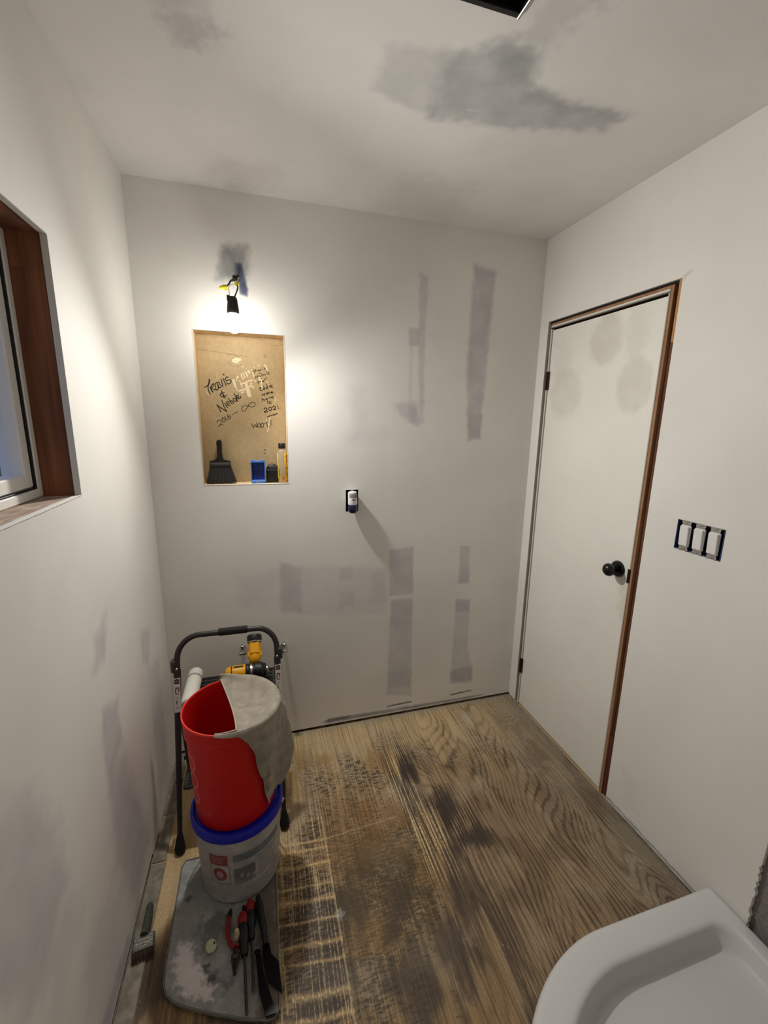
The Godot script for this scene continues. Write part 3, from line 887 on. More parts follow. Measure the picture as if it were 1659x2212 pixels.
# ---------------------------------------------------------------- door
func door() -> void:
	var root := Node3D.new()
	root.name = "door_1"
	add_child(root)
	root.transform = RIGHT
	root.set_meta("kind", "structure")
	root.set_meta("label", "flat white interior door without casing, round black knob on its near side")
	root.set_meta("category", "door")
	var j0 := DZ0 + 0.012      # outer face of the hinge jamb
	var j1 := DZ1 - 0.029      # outer face of the latch jamb
	var jt := 0.011
	var top := DH - 0.011
	var mb := Mb.new()
	# jambs: unpainted edge, flush with the wall face
	mb.box(Vector3(j0 + jt / 2, top / 2, -0.062), Vector3(jt, top, 0.118), 0.001)
	part(root, "jamb", mb, M.jamb_far, "far door jamb with smeared paint")
	mb = Mb.new()
	mb.box(Vector3(j1 - jt / 2, top / 2, -0.062), Vector3(jt, top, 0.118), 0.001)
	part(root, "jamb", mb, M.tan_wood)
	mb = Mb.new()
	mb.box(Vector3((j0 + j1) / 2, top - jt / 2, -0.062), Vector3(j1 - j0 - 2 * jt, jt, 0.118), 0.001)
	part(root, "head_jamb", mb, M.tan_wood)
	# white painted edges of the jambs seen beside the slab
	var s0 := j0 + jt
	var s1 := j1 - jt
	for q in [[s0 + 0.003, top / 2 - 0.01, 0.006, top - 0.03], [s1 - 0.0025, top / 2 - 0.01, 0.005, top - 0.03], [(s0 + s1) / 2, top - jt - 0.004, s1 - s0, 0.008]]:
		mb = Mb.new()
		mb.box(Vector3(q[0], q[1], -0.009), Vector3(q[2], q[3], 0.02), 0.0015)
		part(root, "painted_edge", mb, M.white_edge)
	# stops and closing board behind
	mb = Mb.new()
	mb.box(Vector3((s0 + s1) / 2, top / 2, -0.075), Vector3(s1 - s0 + 0.02, top, 0.02))
	part(root, "door_stop", mb, M.dark_gap)
	# slab
	var d0 := s0 + 0.009
	var d1 := s1 - 0.008
	var dt := top - jt - 0.021
	var pr := Rect2(d0, 0.012, d1 - d0, dt - 0.012)
	var p := Paint.new(260, pr, Color(0.925, 0.915, 0.885))
	p.mottle(2.0, 0.02, 3)
	var mud := Color(0.78, 0.755, 0.72)
	p.patch(circle(Vector2(0.43, 1.89), 0.085, 0.10), mud, 0.55, 0.02, 0.4, 5)
	p.patch(circle(Vector2(0.60, 1.70), 0.085, 0.10), mud, 0.5, 0.02, 0.4, 6)
	p.patch(circle(Vector2(0.22, 1.69), 0.10, 0.11), mud, 0.4, 0.03, 0.5, 7)
	p.patch(circle(Vector2(0.18, 1.84), 0.06, 0.10), mud, 0.25, 0.03, 0.5, 8)
	p.patch(circle(Vector2(0.58, 1.88), 0.05, 0.10), mud, 0.3, 0.03, 0.5, 9)
	p.patch(V2([0.676, 1.95, 0.690, 1.95, 0.690, 1.45, 0.672, 1.45]), Color(0.91, 0.90, 0.87), 0.8, 0.008, 0.4, 10)
	p.patch(V2([0.665, 0.97, 0.69, 0.95, 0.69, 0.80, 0.668, 0.83]), Color(0.74, 0.70, 0.58), 0.5, 0.02, 0.5, 11)
	mb = Mb.new()
	mb.t = Transform3D(Basis(), Vector3(0, 0, -0.006))
	mb.board(pr, [], 0.035, pr)
	part(root, "door_slab", mb, painted(p, 0.5))
	# shims and blocks in the gap beside the latch jamb
	mb = Mb.new()
	mb.box(Vector3(DZ1 - 0.006, 1.93, -0.010), Vector3(0.012, 0.20, 0.016), 0.001)
	part(root, "shim", mb, wood(Color(0.80, 0.60, 0.38), Color(0.62, 0.42, 0.24), 33), "pale wood shim in the gap at the upper latch side")
	mb = Mb.new()
	mb.box(Vector3(DZ1 - 0.0145, 0.15, -0.010), Vector3(0.026, 0.28, 0.012), 0.001)
	part(root, "shim", mb, wood(Color(0.40, 0.19, 0.11), Color(0.28, 0.12, 0.06), 34))
	mb = Mb.new()
	mb.box(Vector3(DZ1 - 0.0145, 1.0, -0.026), Vector3(0.028, 1.95, 0.02), 0.001)
	part(root, "stud_face", mb, M.red_wood)
	mb = Mb.new()
	mb.box(Vector3((DZ0 + DZ1) / 2, DH - 0.0055, -0.024), Vector3(DZ1 - DZ0, 0.011, 0.02))
	part(root, "header_gap", mb, M.dark_gap)
	mb = Mb.new()
	mb.box(Vector3(DZ0 + 0.006, DH / 2, -0.024), Vector3(0.011, DH, 0.02))
	part(root, "stud_face", mb, M.old_wood)
	# hinges
	for y in [1.757, 0.24]:
		var hg := Mb.new()
		hg.t = Transform3D(Basis(), Vector3(j0 + 0.013, y, 0.004))
		hg.lathe([Vector2(0, -0.042), Vector2(0.005, -0.042), Vector2(0.005, 0.042), Vector2(0, 0.042)], 12)
		hg.box(Vector3(0.006, 0, -0.005), Vector3(0.016, 0.085, 0.006), 0.001)
		part(root, "hinge", hg, mat(Color(0.24, 0.135, 0.09), 0.45, 0.5), "brown hinge knuckle")
	# latch plate
	mb = Mb.new()
	mb.box(Vector3(s1 - 0.004, 0.985, -0.002), Vector3(0.009, 0.056, 0.010), 0.001)
	part(root, "latch_plate", mb, M.black)
	# knob: rose, neck and ball
	var kp := Vector3(0.640, 0.995, -0.006)
	mb = Mb.new()
	mb.t = Transform3D(Basis(Vector3(1, 0, 0), PI / 2), kp)
	mb.lathe([Vector2(0.0, 0.0), Vector2(0.033, 0.0), Vector2(0.033, 0.004), Vector2(0.029, 0.010), Vector2(0.016, 0.013), Vector2(0.0, 0.014)], 32)
	var rose := part(root, "knob_rose", mb, M.knob)
	mb = Mb.new()
	mb.t = Transform3D(Basis(Vector3(1, 0, 0), PI / 2), kp)
	var pf := [Vector2(0.0, 0.012), Vector2(0.012, 0.012), Vector2(0.012, 0.026)]
	for k in 13:
		var a := -1.05 + (PI / 2 + 1.05) * k / 12.0
		pf.append(Vector2(cos(a) * 0.026, 0.046 + sin(a) * 0.021))
	mb.lathe(pf, 32)
	part(root, "door_knob", mb, M.knob)

func circle(c: Vector2, rx: float, ry: float, n := 16) -> PackedVector2Array:
	var o := PackedVector2Array()
	for i in n:
		o.append(c + Vector2(cos(TAU * i / n) * rx, sin(TAU * i / n) * ry))
	return o

# ---------------------------------------------------------------- niche
func niche() -> void:
	var bw := get_node("wall_back")
	var dep := 0.09
	var r := Rect2(NX0, NY0, NX1 - NX0, NY1 - NY0)
	var p := Paint.new(620, r, Color(0.76, 0.665, 0.505))
	p.mottle(6.0, 0.06, 3)
	p.mottle(40.0, 0.05, 4)
	var dark := Color(0.62, 0.50, 0.34)
	p.stroke(V2([0.205, 1.835, 0.30, 1.826, 0.40, 1.815]), 0.003, dark, 0.6)
	p.stroke(V2([0.55, 1.875, 0.50, 1.865]), 0.002, dark, 0.6)
	p.stroke(V2([0.322, 1.818, 0.335, 1.822, 0.36, 1.815, 0.37, 1.805, 0.365, 1.792]), 0.003, dark, 0.6)
	p.stroke(V2([0.318, 1.79, 0.335, 1.775, 0.36, 1.772, 0.372, 1.780]), 0.003, dark, 0.6)
	p.patch(circle(Vector2(0.473, 1.822), 0.008, 0.006), dark, 0.6, 0.003)
	for q in [[0.455, 1.42], [0.452, 1.405], [0.39, 1.357]]:
		p.stroke(V2([q[0], q[1], q[0] + 0.003, q[1] - 0.002]), 0.005, Color(0.33, 0.24, 0.15), 0.8)
	var rng := RandomNumberGenerator.new()
	rng.seed = 4
	for i in 26:
		var a := Vector2(NX0 + rng.randf() * 0.34, NY0 + 0.05 + rng.randf() * 0.4)
		p.stroke(PackedVector2Array([a, a + Vector2(rng.randf_range(-0.004, 0.004), rng.randf_range(-0.012, 0.004))]), 0.0015, Color(0.93, 0.84, 0.68), 0.6)
	# torn paper scrapes first, then the marker handwriting over them
	p.patch(V2([0.36, 1.73, 0.46, 1.76, 0.49, 1.68, 0.42, 1.62, 0.37, 1.66]), Color(0.80, 0.68, 0.48), 0.5, 0.015, 0.7, 8)
	for q in SCRAPES: p.stroke(traced(q), q[0] * 0.001, Color(0.95, 0.88, 0.74), 0.92)
	for q in INK: p.stroke(traced(q), q[0] * 0.00085, Color(0.10, 0.08, 0.07), 0.95)
	var mb := Mb.new()
	mb.t = Transform3D(Basis(), Vector3(0, 0, -dep))
	mb.board(r, [], 0.006, r)
	part(bw, "niche_back", mb, painted(p, 0.8), "brown paper board covered in black marker handwriting")
	for i in 4:
		mb = Mb.new()
		var zc := -dep / 2 - 0.004
		if i == 0: mb.box(Vector3(NX0 - 0.009, (NY0 + NY1) / 2, zc), Vector3(0.018, NY1 - NY0 + 0.036, dep - 0.012), 0.001)
		if i == 1: mb.box(Vector3(NX1 + 0.009, (NY0 + NY1) / 2, zc), Vector3(0.018, NY1 - NY0 + 0.036, dep - 0.012), 0.001)
		if i == 2: mb.box(Vector3((NX0 + NX1) / 2, NY1 + 0.009, zc), Vector3(NX1 - NX0, 0.018, dep - 0.012), 0.001)
		if i == 3: mb.box(Vector3((NX0 + NX1) / 2, NY0 - 0.009, zc), Vector3(NX1 - NX0, 0.018, dep - 0.012), 0.001)
		part(bw, ["niche_side", "niche_side", "niche_top", "niche_sill"][i], mb, M.pine)

func traced(q: Array) -> PackedVector2Array:
	var o := PackedVector2Array()
	var pts := []
	for i in range(1, q.size(), 2):
		pts.append(Vector2(NX0 + q[i] * 0.0001, NY0 + q[i + 1] * 0.0001))
	# rounded through the points, as a hand would draw
	for i in pts.size() - 1:
		var a: Vector2 = pts[maxi(i - 1, 0)]
		var b: Vector2 = pts[i]
		var c: Vector2 = pts[i + 1]
		var d: Vector2 = pts[mini(i + 2, pts.size() - 1)]
		for k in 4:
			o.append(b.cubic_interpolate(c, a, d, k / 4.0))
	o.append(pts[-1])
	return o

# ---------------------------------------------------------------- shower base
func shower() -> void:
	var root := thing("shower_base", "white moulded shower base with a wide rounded rim beside the ragged wall edge", "shower base", Vector3(0, 0, 0))
	var mb := Mb.new()
	var outer := shower_ring(0.0)
	var rings := []
	# offsets inward and heights: skirt, rolled edge, rim, inner slope, pan
	for q in [[0.0, 0.0], [0.0, 0.082], [0.003, 0.091], [0.010, 0.098], [0.020, 0.100], [0.076, 0.100], [0.085, 0.0985], [0.091, 0.094], [0.095, 0.085], [0.106, 0.050], [0.111, 0.0425], [0.120, 0.040], [0.28, 0.036]]:
		var rg := shower_ring(q[0])
		var o := []
		for p in rg: o.append(Vector3(p.x, q[1], p.y))
		rings.append(o)
	mb.smooth(1)
	for i in rings.size() - 1:
		var n: int = rings[i].size()
		for k in n:
			var k2 := (k + 1) % n
			mb.quad(rings[i][k2], rings[i][k], rings[i + 1][k], rings[i + 1][k2])
	var last: Array = rings[-1]
	var c := Vector3()
	for p in last: c += p / last.size()
	for k in last.size():
		mb.tri(c, last[(k + 1) % last.size()], last[k])
	part(root, "shower_pan", mb, M.pan)
	mb = Mb.new()
	mb.t = Transform3D(Basis(), Vector3(1.36, 0.036, 1.62))
	mb.lathe([Vector2(0.0, 0.003), Vector2(0.05, 0.003), Vector2(0.054, 0.0)], 32)
	part(root, "drain", mb, M.chrome, "round metal drain")

# outline of the base, moved inward by d: straight along the wall, one large rounded corner
func shower_ring(d: float) -> Array:
	var o := []
	var x1 := W - 0.004 - d * 0.55
	var z1 := 2.08 - d
	var z0 := 1.168 + d
	var x0 := 0.872 + d
	var r := 0.47 - d * 0.9
	var r2 := 0.006 + d * 0.6
	o.append_array(arc(Vector2(x0 + r, z0 + r), r, PI, PI * 1.5, 24))
	o.append_array(arc(Vector2(x1 - r2, z0 + r2), r2, PI * 1.5, TAU, 10))
	o.append_array(arc(Vector2(x1 - r2, z1 - r2), r2, 0, PI / 2, 10))
	o.append_array(arc(Vector2(x0 + r2, z1 - r2), r2, PI / 2, PI, 10))
	return o

func arc(c: Vector2, r: float, a: float, b: float, n: int) -> Array:
	var o := []
	for i in n + 1:
		var t := lerpf(a, b, float(i) / n)
		o.append(c + Vector2(cos(t), sin(t)) * r)
	return o

# ---------------------------------------------------------------- folding step stool
func rail(x: float, y: float) -> Vector3:
	return Vector3(x + (0.013 if x < 0.27 else 0.0) * y / 0.66, y, 0.515 - 0.26 * y)

func stool() -> void:
	var root := thing("step_stool", "grey metal step stool with hooped handle and black foam grip by the end wall", "step stool")
	var pts := []
	var xl := 0.091
	var xr := 0.464
	var r := 0.078
	pts.append(rail(xl, 0.60))
	pts.append(rail(xl, 0.678))
	for i in 9:
		var a := PI - PI / 2 * (i + 1) / 9.0
		pts.append(rail(xl + r + cos(a) * r, 0.678 + sin(a) * r))
	for i in 9:
		var a := PI / 2 - PI / 2 * (i + 1) / 9.0
		pts.append(rail(xr - r + cos(a) * r, 0.678 + sin(a) * r))
	pts.append(rail(xr, 0.60))
	var mb := Mb.new()
	mb.tube(pts, 0.0105, 14)
	part(root, "handle_hoop", mb, M.tube)
	mb = Mb.new()
	mb.tube([rail(0.237, 0.757), rail(0.242, 0.757), rail(0.353, 0.757), rail(0.358, 0.757)], [0.0125, 0.0145, 0.0145, 0.0125], 14)
	part(root, "foam_grip", mb, M.rubber, "black foam grip")
	for x in [xl, xr]:
		mb = Mb.new()
		mb.tube([rail(x, 0.05), rail(x, 0.30), rail(x, 0.64)], [0.0085, 0.0100, 0.013], 12)
		part(root, "front_leg", mb, M.tube)
		mb = Mb.new()
		mb.tube([rail(x, 0.0), rail(x, 0.006), rail(x, 0.018), rail(x, 0.034), rail(x, 0.066)], [0.012, 0.0165, 0.0185, 0.0165, 0.0095], 14)
		part(root, "rubber_foot", mb, M.rubber)
		mb = Mb.new()
		mb.box(rail(x, 0.655) + Vector3(0.012 if x > 0.3 else -0.012, 0, 0), Vector3(0.018, 0.05, 0.026), 0.005)
		part(root, "handle_joint", mb, M.graphite)
		mb = Mb.new()
		mb.t = Transform3D(Basis(Vector3(1, 0, 0), PI / 2), rail(x, 0.648) + Vector3(0, 0, 0.012))
		mb.lathe([Vector2(0, 0), Vector2(0.005, 0), Vector2(0.004, 0.003), Vector2(0, 0.004)], 10)
		part(root, "rivet", mb, M.steel)
		# sticker on the front of the leg
		mb = Mb.new()
		mb.t = Transform3D(Basis(Vector3(1, 0, 0), -0.2545), rail(x, 0.555) + Vector3(0.001, 0.002, 0.0125))
		mb.quad(Vector3(-0.011, -0.062, 0), Vector3(0.011, -0.062, 0), Vector3(0.011, 0.062, 0), Vector3(-0.011, 0.062, 0), Vector2(0, 1), Vector2(1, 1), Vector2(1, 0), Vector2(0, 0))
		mb.box(Vector3(0, 0, -0.002), Vector3(0.022, 0.124, 0.003))
		part(root, "sticker", mb, M.sticker, "white warning sticker")
		# rear legs
		mb = Mb.new()
		var xo := 0.006 if x < 0.3 else -0.006
		mb.tube([Vector3(x - 0.012 + xo, 0.045, 0.195), Vector3(x + xo, 0.30, 0.29), Vector3(x + 0.006 + xo, 0.44, 0.345)], 0.008, 10)
		part(root, "rear_leg", mb, M.tube)
		mb = Mb.new()
		var f := Vector3(x - 0.014 + xo, 0.0, 0.18)
		mb.tube([f, f + Vector3(0, 0.015, 0.004), f + Vector3(0.001, 0.04, 0.012), f + Vector3(0.002, 0.085, 0.026)], [0.014, 0.019, 0.015, 0.009], 12)
		part(root, "rubber_foot", mb, M.rubber)
	# rear crossbar with a white label strip
	mb = Mb.new()
	mb.box(Vector3(0.275, 0.165, 0.232), Vector3(0.40, 0.016, 0.012), 0.002)
	part(root, "rear_crossbar", mb, M.tube)
	mb = Mb.new()
	mb.box(Vector3(0.275, 0.138, 0.224), Vector3(0.37, 0.034, 0.003))
	part(root, "label_strip", mb, mat(Color(0.86, 0.82, 0.82), 0.6), "white label strip")
	# platform and lower step with rolled lips and ribbed treads
	for q in [[0.445, 0.225, 0.25, 0.366, 0.277], [0.235, 0.415, 0.10, 0.345, 0.282]]:
		mb = Mb.new()
		mb.box(Vector3(q[4], q[0] - 0.011, q[1]), Vector3(q[3], 0.022, q[2]), 0.006)
		var st := part(root, "platform" if q[0] > 0.4 else "lower_step", mb, M.platform)
		for k in 9:
			mb = Mb.new()
			mb.box(Vector3(q[4], q[0] + 0.001, q[1] - q[2] * 0.42 + q[2] * 0.84 * k / 8.0), Vector3(q[3] * 0.92, 0.003, q[2] * 0.05), 0.001)
			part(st, "tread_rib", mb, M.rubber)
		for x in [xl, xr]:
			mb = Mb.new()
			mb.tube([Vector3(x + 0.006, q[0] - 0.012, q[1]), rail(x, q[0] - 0.012) + Vector3(0, 0, -0.008)], 0.005, 8)
			part(st, "step_bracket", mb, M.tube)

# ---------------------------------------------------------------- buckets
const BC := Vector3(0.310, 0.0, 0.628)
const PAIL_BASE := 0.0148

func buckets() -> void:
	# white joint compound pail with its blue lid
	var a := thing("lidded_pail", "white plastic pail with a blue lid and printed label, standing under the red bucket", "pail", Vector3(BC.x, PAIL_BASE, BC.z))
	var p := Paint.new(500, Rect2(0, 0.012, 0.88, 0.253), Color(0.70, 0.69, 0.685))
	p.mottle(30.0, 0.08, 3)
	p.mottle(9.0, 0.14, 6)
	var blue := Color(0.36, 0.40, 0.46)
	var red := Color(0.50, 0.12, 0.14)
	# label: red square left of centre, grey blue panels to the right
	p.patch(V2([0.345, 0.205, 0.408, 0.205, 0.408, 0.165, 0.345, 0.165]), red, 0.9, 0.002, 0.2)
	for k in 3:
		p.stroke(V2([0.352, 0.195 - k * 0.010, 0.400 - k * 0.006, 0.195 - k * 0.010]), 0.003, Color(0.80, 0.72, 0.72), 0.7)
	p.patch(circle(Vector2(0.378, 0.128), 0.024, 0.026), red, 0.9, 0.003, 0.2)
	p.patch(circle(Vector2(0.378, 0.128), 0.012, 0.013), Color(0.80, 0.74, 0.74), 0.75, 0.003, 0.2)
	p.stroke(V2([0.345, 0.16, 0.345, 0.09, 0.412, 0.09, 0.412, 0.16]), 0.0015, red, 0.7)
	p.patch(V2([0.425, 0.205, 0.60, 0.205, 0.60, 0.176, 0.425, 0.176]), blue, 0.9, 0.002, 0.2)
	p.patch(V2([0.425, 0.150, 0.495, 0.150, 0.495, 0.085, 0.425, 0.085]), Color(0.36, 0.36, 0.39), 0.8, 0.002, 0.2)
	for k in 6:
		p.stroke(V2([0.505, 0.162 - k * 0.014, 0.59 - (k % 3) * 0.012, 0.162 - k * 0.014]), 0.0045, Color(0.38, 0.38, 0.44), 0.75)
	for k in 8:
		p.stroke(V2([0.61, 0.20 - k * 0.013, 0.70 - (k % 2) * 0.02, 0.20 - k * 0.013]), 0.004, Color(0.42, 0.43, 0.52), 0.6)
	for k in 3:
		p.patch(circle(Vector2(0.45 + k * 0.02, 0.118 - k * 0.007), 0.006, 0.009), Color(0.75, 0.75, 0.76), 0.6, 0.002, 0.2)
	p.patch(circle(Vector2(0.655, 0.075), 0.010, 0.012), Color(0.22, 0.27, 0.12), 0.9, 0.002, 0.2)
	# dried plaster dust over the lower part of the print
	p.patch(V2([0.25, 0.02, 0.75, 0.02, 0.70, 0.075, 0.52, 0.055, 0.44, 0.10, 0.36, 0.085, 0.25, 0.12]), Color(0.58, 0.57, 0.56), 0.65, 0.03, 0.9, 31, 30.0)
	var pm := painted(p, 0.45)
	var mb := Mb.new()
	mb.lathe([Vector2(0.127, 0.005), Vector2(0.1375, 0.212), Vector2(0.1385, 0.2125), Vector2(0.1395, 0.240), Vector2(0.1415, 0.2405), Vector2(0.1425, 0.262)], 64, -PI, PI)
	part(a, "pail_body", mb, pm, "white pail with printed label")
	mb = Mb.new()
	mb.lathe([Vector2(0, 0.0), Vector2(0.122, 0.0), Vector2(0.127, 0.005)], 64)
	part(a, "pail_base", mb, mat(Color(0.62, 0.61, 0.60), 0.6))
	mb = Mb.new()
	mb.lathe([Vector2(0.1445, 0.258), Vector2(0.148, 0.259), Vector2(0.1485, 0.280), Vector2(0.1455, 0.286), Vector2(0.139, 0.287), Vector2(0.136, 0.284), Vector2(0.134, 0.276), Vector2(0.0, 0.274)], 64)
	part(a, "lid", mb, M.blue_lid, "blue snap lid")
	for sx in [-1.0, 1.0]:
		mb = Mb.new()
		mb.t = Transform3D(Basis(Vector3(0, 0, 1), -sx * PI / 2), Vector3(sx * 0.136, 0.225, -0.01))
		mb.lathe([Vector2(0, 0), Vector2(0.012, 0), Vector2(0.010, 0.010), Vector2(0.006, 0.013), Vector2(0, 0.013)], 14)
		part(a, "handle_ear", mb, M.white_plastic)
	mb = Mb.new()
	var pts := []
	for i in 17:
		var t := PI * i / 16.0
		pts.append(Vector3(-cos(t) * 0.152, 0.225 - sin(t) * 0.115, -0.01 - sin(t) * 0.143))
	mb.tube(pts, 0.0022, 8)
	part(a, "wire_handle", mb, M.steel)

	# red bucket on top
	var b := thing("red_bucket", "empty red bucket standing on the blue pail lid, half covered by a grey cloth", "bucket", Vector3(BC.x - 0.004, PAIL_BASE + 0.2755, BC.z - 0.006))
	var q := Paint.new(420, Rect2(0, 0, 0.86, 0.298), Color(0.80, 0.020, 0.010))
	q.mottle(20.0, 0.04, 8)
	var pale := Color(0.95, 0.52, 0.45)
	# worn pale lettering running down the left side
	for k in 3:
		var yb := 0.225 - k * 0.062
		var xx := 0.284 + (k % 2) * 0.004
		var loop := PackedVector2Array()
		for i in 15:
			var t := TAU * i / 14.0
			loop.append(Vector2(xx + cos(t) * 0.021, yb + sin(t) * 0.026))
		q.stroke(loop, 0.009, pale, 0.6)
	for k in 9:
		q.stroke(V2([0.30 + k * 0.006, 0.03 + (k % 3) * 0.02, 0.306 + k * 0.007, 0.035 + (k % 4) * 0.016]), 0.002, pale, 0.4)
	mb = Mb.new()
	mb.lathe([Vector2(0.125, 0.004), Vector2(0.1385, 0.298)], 72, -PI, PI)
	part(b, "bucket_body", mb, painted(q, 0.48))
	mb = Mb.new()
	mb.lathe([Vector2(0.1420, 0.3600), Vector2(0.1215, 0.008), Vector2(0.0, 0.007)], 72)
	mb.lathe([Vector2(0, 0.0), Vector2(0.120, 0.0), Vector2(0.125, 0.004)], 72)
	part(b, "bucket_lining", mb, mat(Color(0.80, 0.020, 0.010), 0.5))
	mb = Mb.new()
	mb.lathe([Vector2(0.1385, 0.298), Vector2(0.1430, 0.3005), Vector2(0.1440, 0.325), Vector2(0.1425, 0.3265), Vector2(0.1445, 0.357)], 72)
	part(b, "bucket_collar", mb, mat(Color(0.80, 0.022, 0.012), 0.48))
	mb = Mb.new()
	mb.lathe([Vector2(0.1445, 0.357), Vector2(0.1470, 0.3585), Vector2(0.1472, 0.3630), Vector2(0.1460, 0.3645), Vector2(0.1430, 0.3645), Vector2(0.1420, 0.3600)], 72)
	part(b, "bucket_rim", mb, mat(Color(0.93, 0.20, 0.12), 0.45), "red rim painted paler as if lit")  # light on the lip is put into this paler red

# ---------------------------------------------------------------- draped rag
func rag() -> void:
	var root := thing("cloth_rag", "grey beige microfibre cloth draped over the right side of the red bucket", "cloth", Vector3(BC.x - 0.004, 0.0, BC.z - 0.006))
	var R := 0.1500
	var ty := PAIL_BASE + 0.2755 + 0.3645
	var nph := 96
	var nin := 14
	var nout := 34
	var nz := noise(1.0, 17, 3)
	var f0 := deg_to_rad(-106.0)
	var f1 := deg_to_rad(104.0)
	var grid := []
	for i in nph + 1:
		var s := float(i) / nph
		var ph := lerpf(f0, f1, s)
		var deg := rad_to_deg(ph)
		var rim := Vector3(cos(ph) * R, ty + 0.0045, sin(ph) * R)
		if s < 0.12:
			rim.y += 0.016 * (1.0 - s / 0.12)
		# inner edge, a chord that bellies towards the right
		var p0 := Vector3(cos(f0) * R, ty + 0.004, sin(f0) * R)
		var p1 := Vector3(cos(f1) * R, ty + 0.004, sin(f1) * R)
		var ce := Vector3()
		var dir0 := Vector3(cos(ph), 0, sin(ph))
		if deg < 80.0:
			# straight across the mouth from the back of the rim to the front
			var u := (deg + 106.0) / 186.0
			var c80 := Vector3(cos(deg_to_rad(80.0)) * (R - 0.010), ty + 0.003, sin(deg_to_rad(80.0)) * (R - 0.010))
			ce = p0.lerp(c80, u)
			ce.x += 0.012 * sin(PI * u)
			ce.y -= 0.026 * sin(PI * u)
		else:
			ce = dir0 * (R - lerpf(0.010, 0.004, (deg - 80.0) / 24.0)) + Vector3(0, ty + 0.004, 0)
		# overhang length by angle: none at the front left, long at the front right, short at the back right
		var ln := 0.0
		if deg > 5.0:
			ln = 0.335
			if deg > 40.0: ln = lerpf(0.335, 0.050, (deg - 40.0) / 28.0)
			if deg > 68.0: ln = lerpf(0.050, 0.012, (deg - 68.0) / 12.0)
			if deg > 80.0: ln = lerpf(0.012, 0.004, (deg - 80.0) / 24.0)
		else:
			var sh := 0.19 if deg > -25.0 else maxf(0.015, 0.19 - (-25.0 - deg) / 80.0 * 0.17)
			ln = lerpf(sh, 0.335, smoothstep(-7.0, 5.0, deg))
		var row := []
		for j in nin + 1:
			var t := float(j) / nin
			var p := ce.lerp(rim, t)
			p.y -= 0.020 * sin(PI * t) * sin(PI * s) * smoothstep(0.0, 0.3, 1.0 - t)
			p.y += 0.0025 * nz.get_noise_2d(p.x * 28.0, p.z * 28.0) * sin(PI * t)
			row.append(p)
		var dir := Vector3(cos(ph), 0, sin(ph))
		var tang := Vector3(-sin(ph), 0, cos(ph))
		for j in range(1, nout + 1):
			var t := float(j) / nout
			var dn := t * ln
			# roll over the rim, then hang close to the tapering wall
			var roll := minf(1.0, dn / 0.012)
			var rr := R + 0.006 * sin(roll * PI / 2) - 0.030 * maxf(0.0, dn - 0.06) / 0.30
			var y := ty + 0.0045 - dn
			var flare := 0.0
			if deg < 6.0:
				flare = 0.30 * maxf(0.0, dn - 0.01) * smoothstep(-75.0, -20.0, deg) * (1.0 - smoothstep(-8.0, 6.0, deg) * 0.85)
			var fold := 0.009 * sin(ph * 9.0 + 1.0) * smoothstep(0.0, 0.2, dn) * smoothstep(60.0, 20.0, absf(deg - 10.0) )
			fold += 0.006 * nz.get_noise_2d(ph * 3.0, dn * 14.0) * smoothstep(0.0, 0.05, dn)
			rr += flare + maxf(fold, -0.003)
			var p := dir * rr + Vector3(0, y, 0) + tang * 0.006 * nz.get_noise_2d(dn * 10.0, ph * 2.0)
			row.append(p)
		grid.append(row)
	var mb := Mb.new()
	var cols: int = grid[0].size()
	var under := []
	for i in nph + 1:
		var row := []
		for j in cols:
			var a: Vector3 = grid[mini(i + 1, nph)][j] - grid[maxi(i - 1, 0)][j]
			var b: Vector3 = grid[i][mini(j + 1, cols - 1)] - grid[i][maxi(j - 1, 0)]
			var n := b.cross(a).normalized()
			if n.length() < 0.5: n = Vector3.UP
			if n.y < -0.2 and j < nin: n = -n
			row.append(grid[i][j] - n * 0.0025)
		under.append(row)
	mb.smooth(1)
	var uvq := func(i: int, j: int) -> Vector2: return Vector2(float(i) / nph * 2.0, float(j) / cols * 2.0)
	for i in nph:
		for j in cols - 1:
			mb.quad(grid[i][j], grid[i][j + 1], grid[i + 1][j + 1], grid[i + 1][j], uvq.call(i, j), uvq.call(i, j + 1), uvq.call(i + 1, j + 1), uvq.call(i + 1, j))
	mb.smooth(2)
	for i in nph:
		for j in cols - 1:
			mb.quad(under[i][j + 1], under[i][j], under[i + 1][j], under[i + 1][j + 1], uvq.call(i, j + 1), uvq.call(i, j), uvq.call(i + 1, j), uvq.call(i + 1, j + 1))
	mb.smooth(-1)
	for i in nph:
		mb.quad(grid[i][0], grid[i + 1][0], under[i + 1][0], under[i][0])
		mb.quad(grid[i + 1][cols - 1], grid[i][cols - 1], under[i][cols - 1], under[i + 1][cols - 1])
	for j in cols - 1:
		mb.quad(grid[0][j + 1], grid[0][j], under[0][j], under[0][j + 1])
		mb.quad(grid[nph][j], grid[nph][j + 1], under[nph][j + 1], under[nph][j])
	part(root, "cloth", mb, M.cloth)
	# stitched hem along the inner edge
	var hem := []
	for i in nph + 1: hem.append(grid[i][0] + Vector3(0, 0.0005, 0))
	mb = Mb.new()
	mb.tube(hem, 0.0023, 8)
	part(root, "hem", mb, mat(Color(0.70, 0.67, 0.62), 0.95), "pale stitched hem")

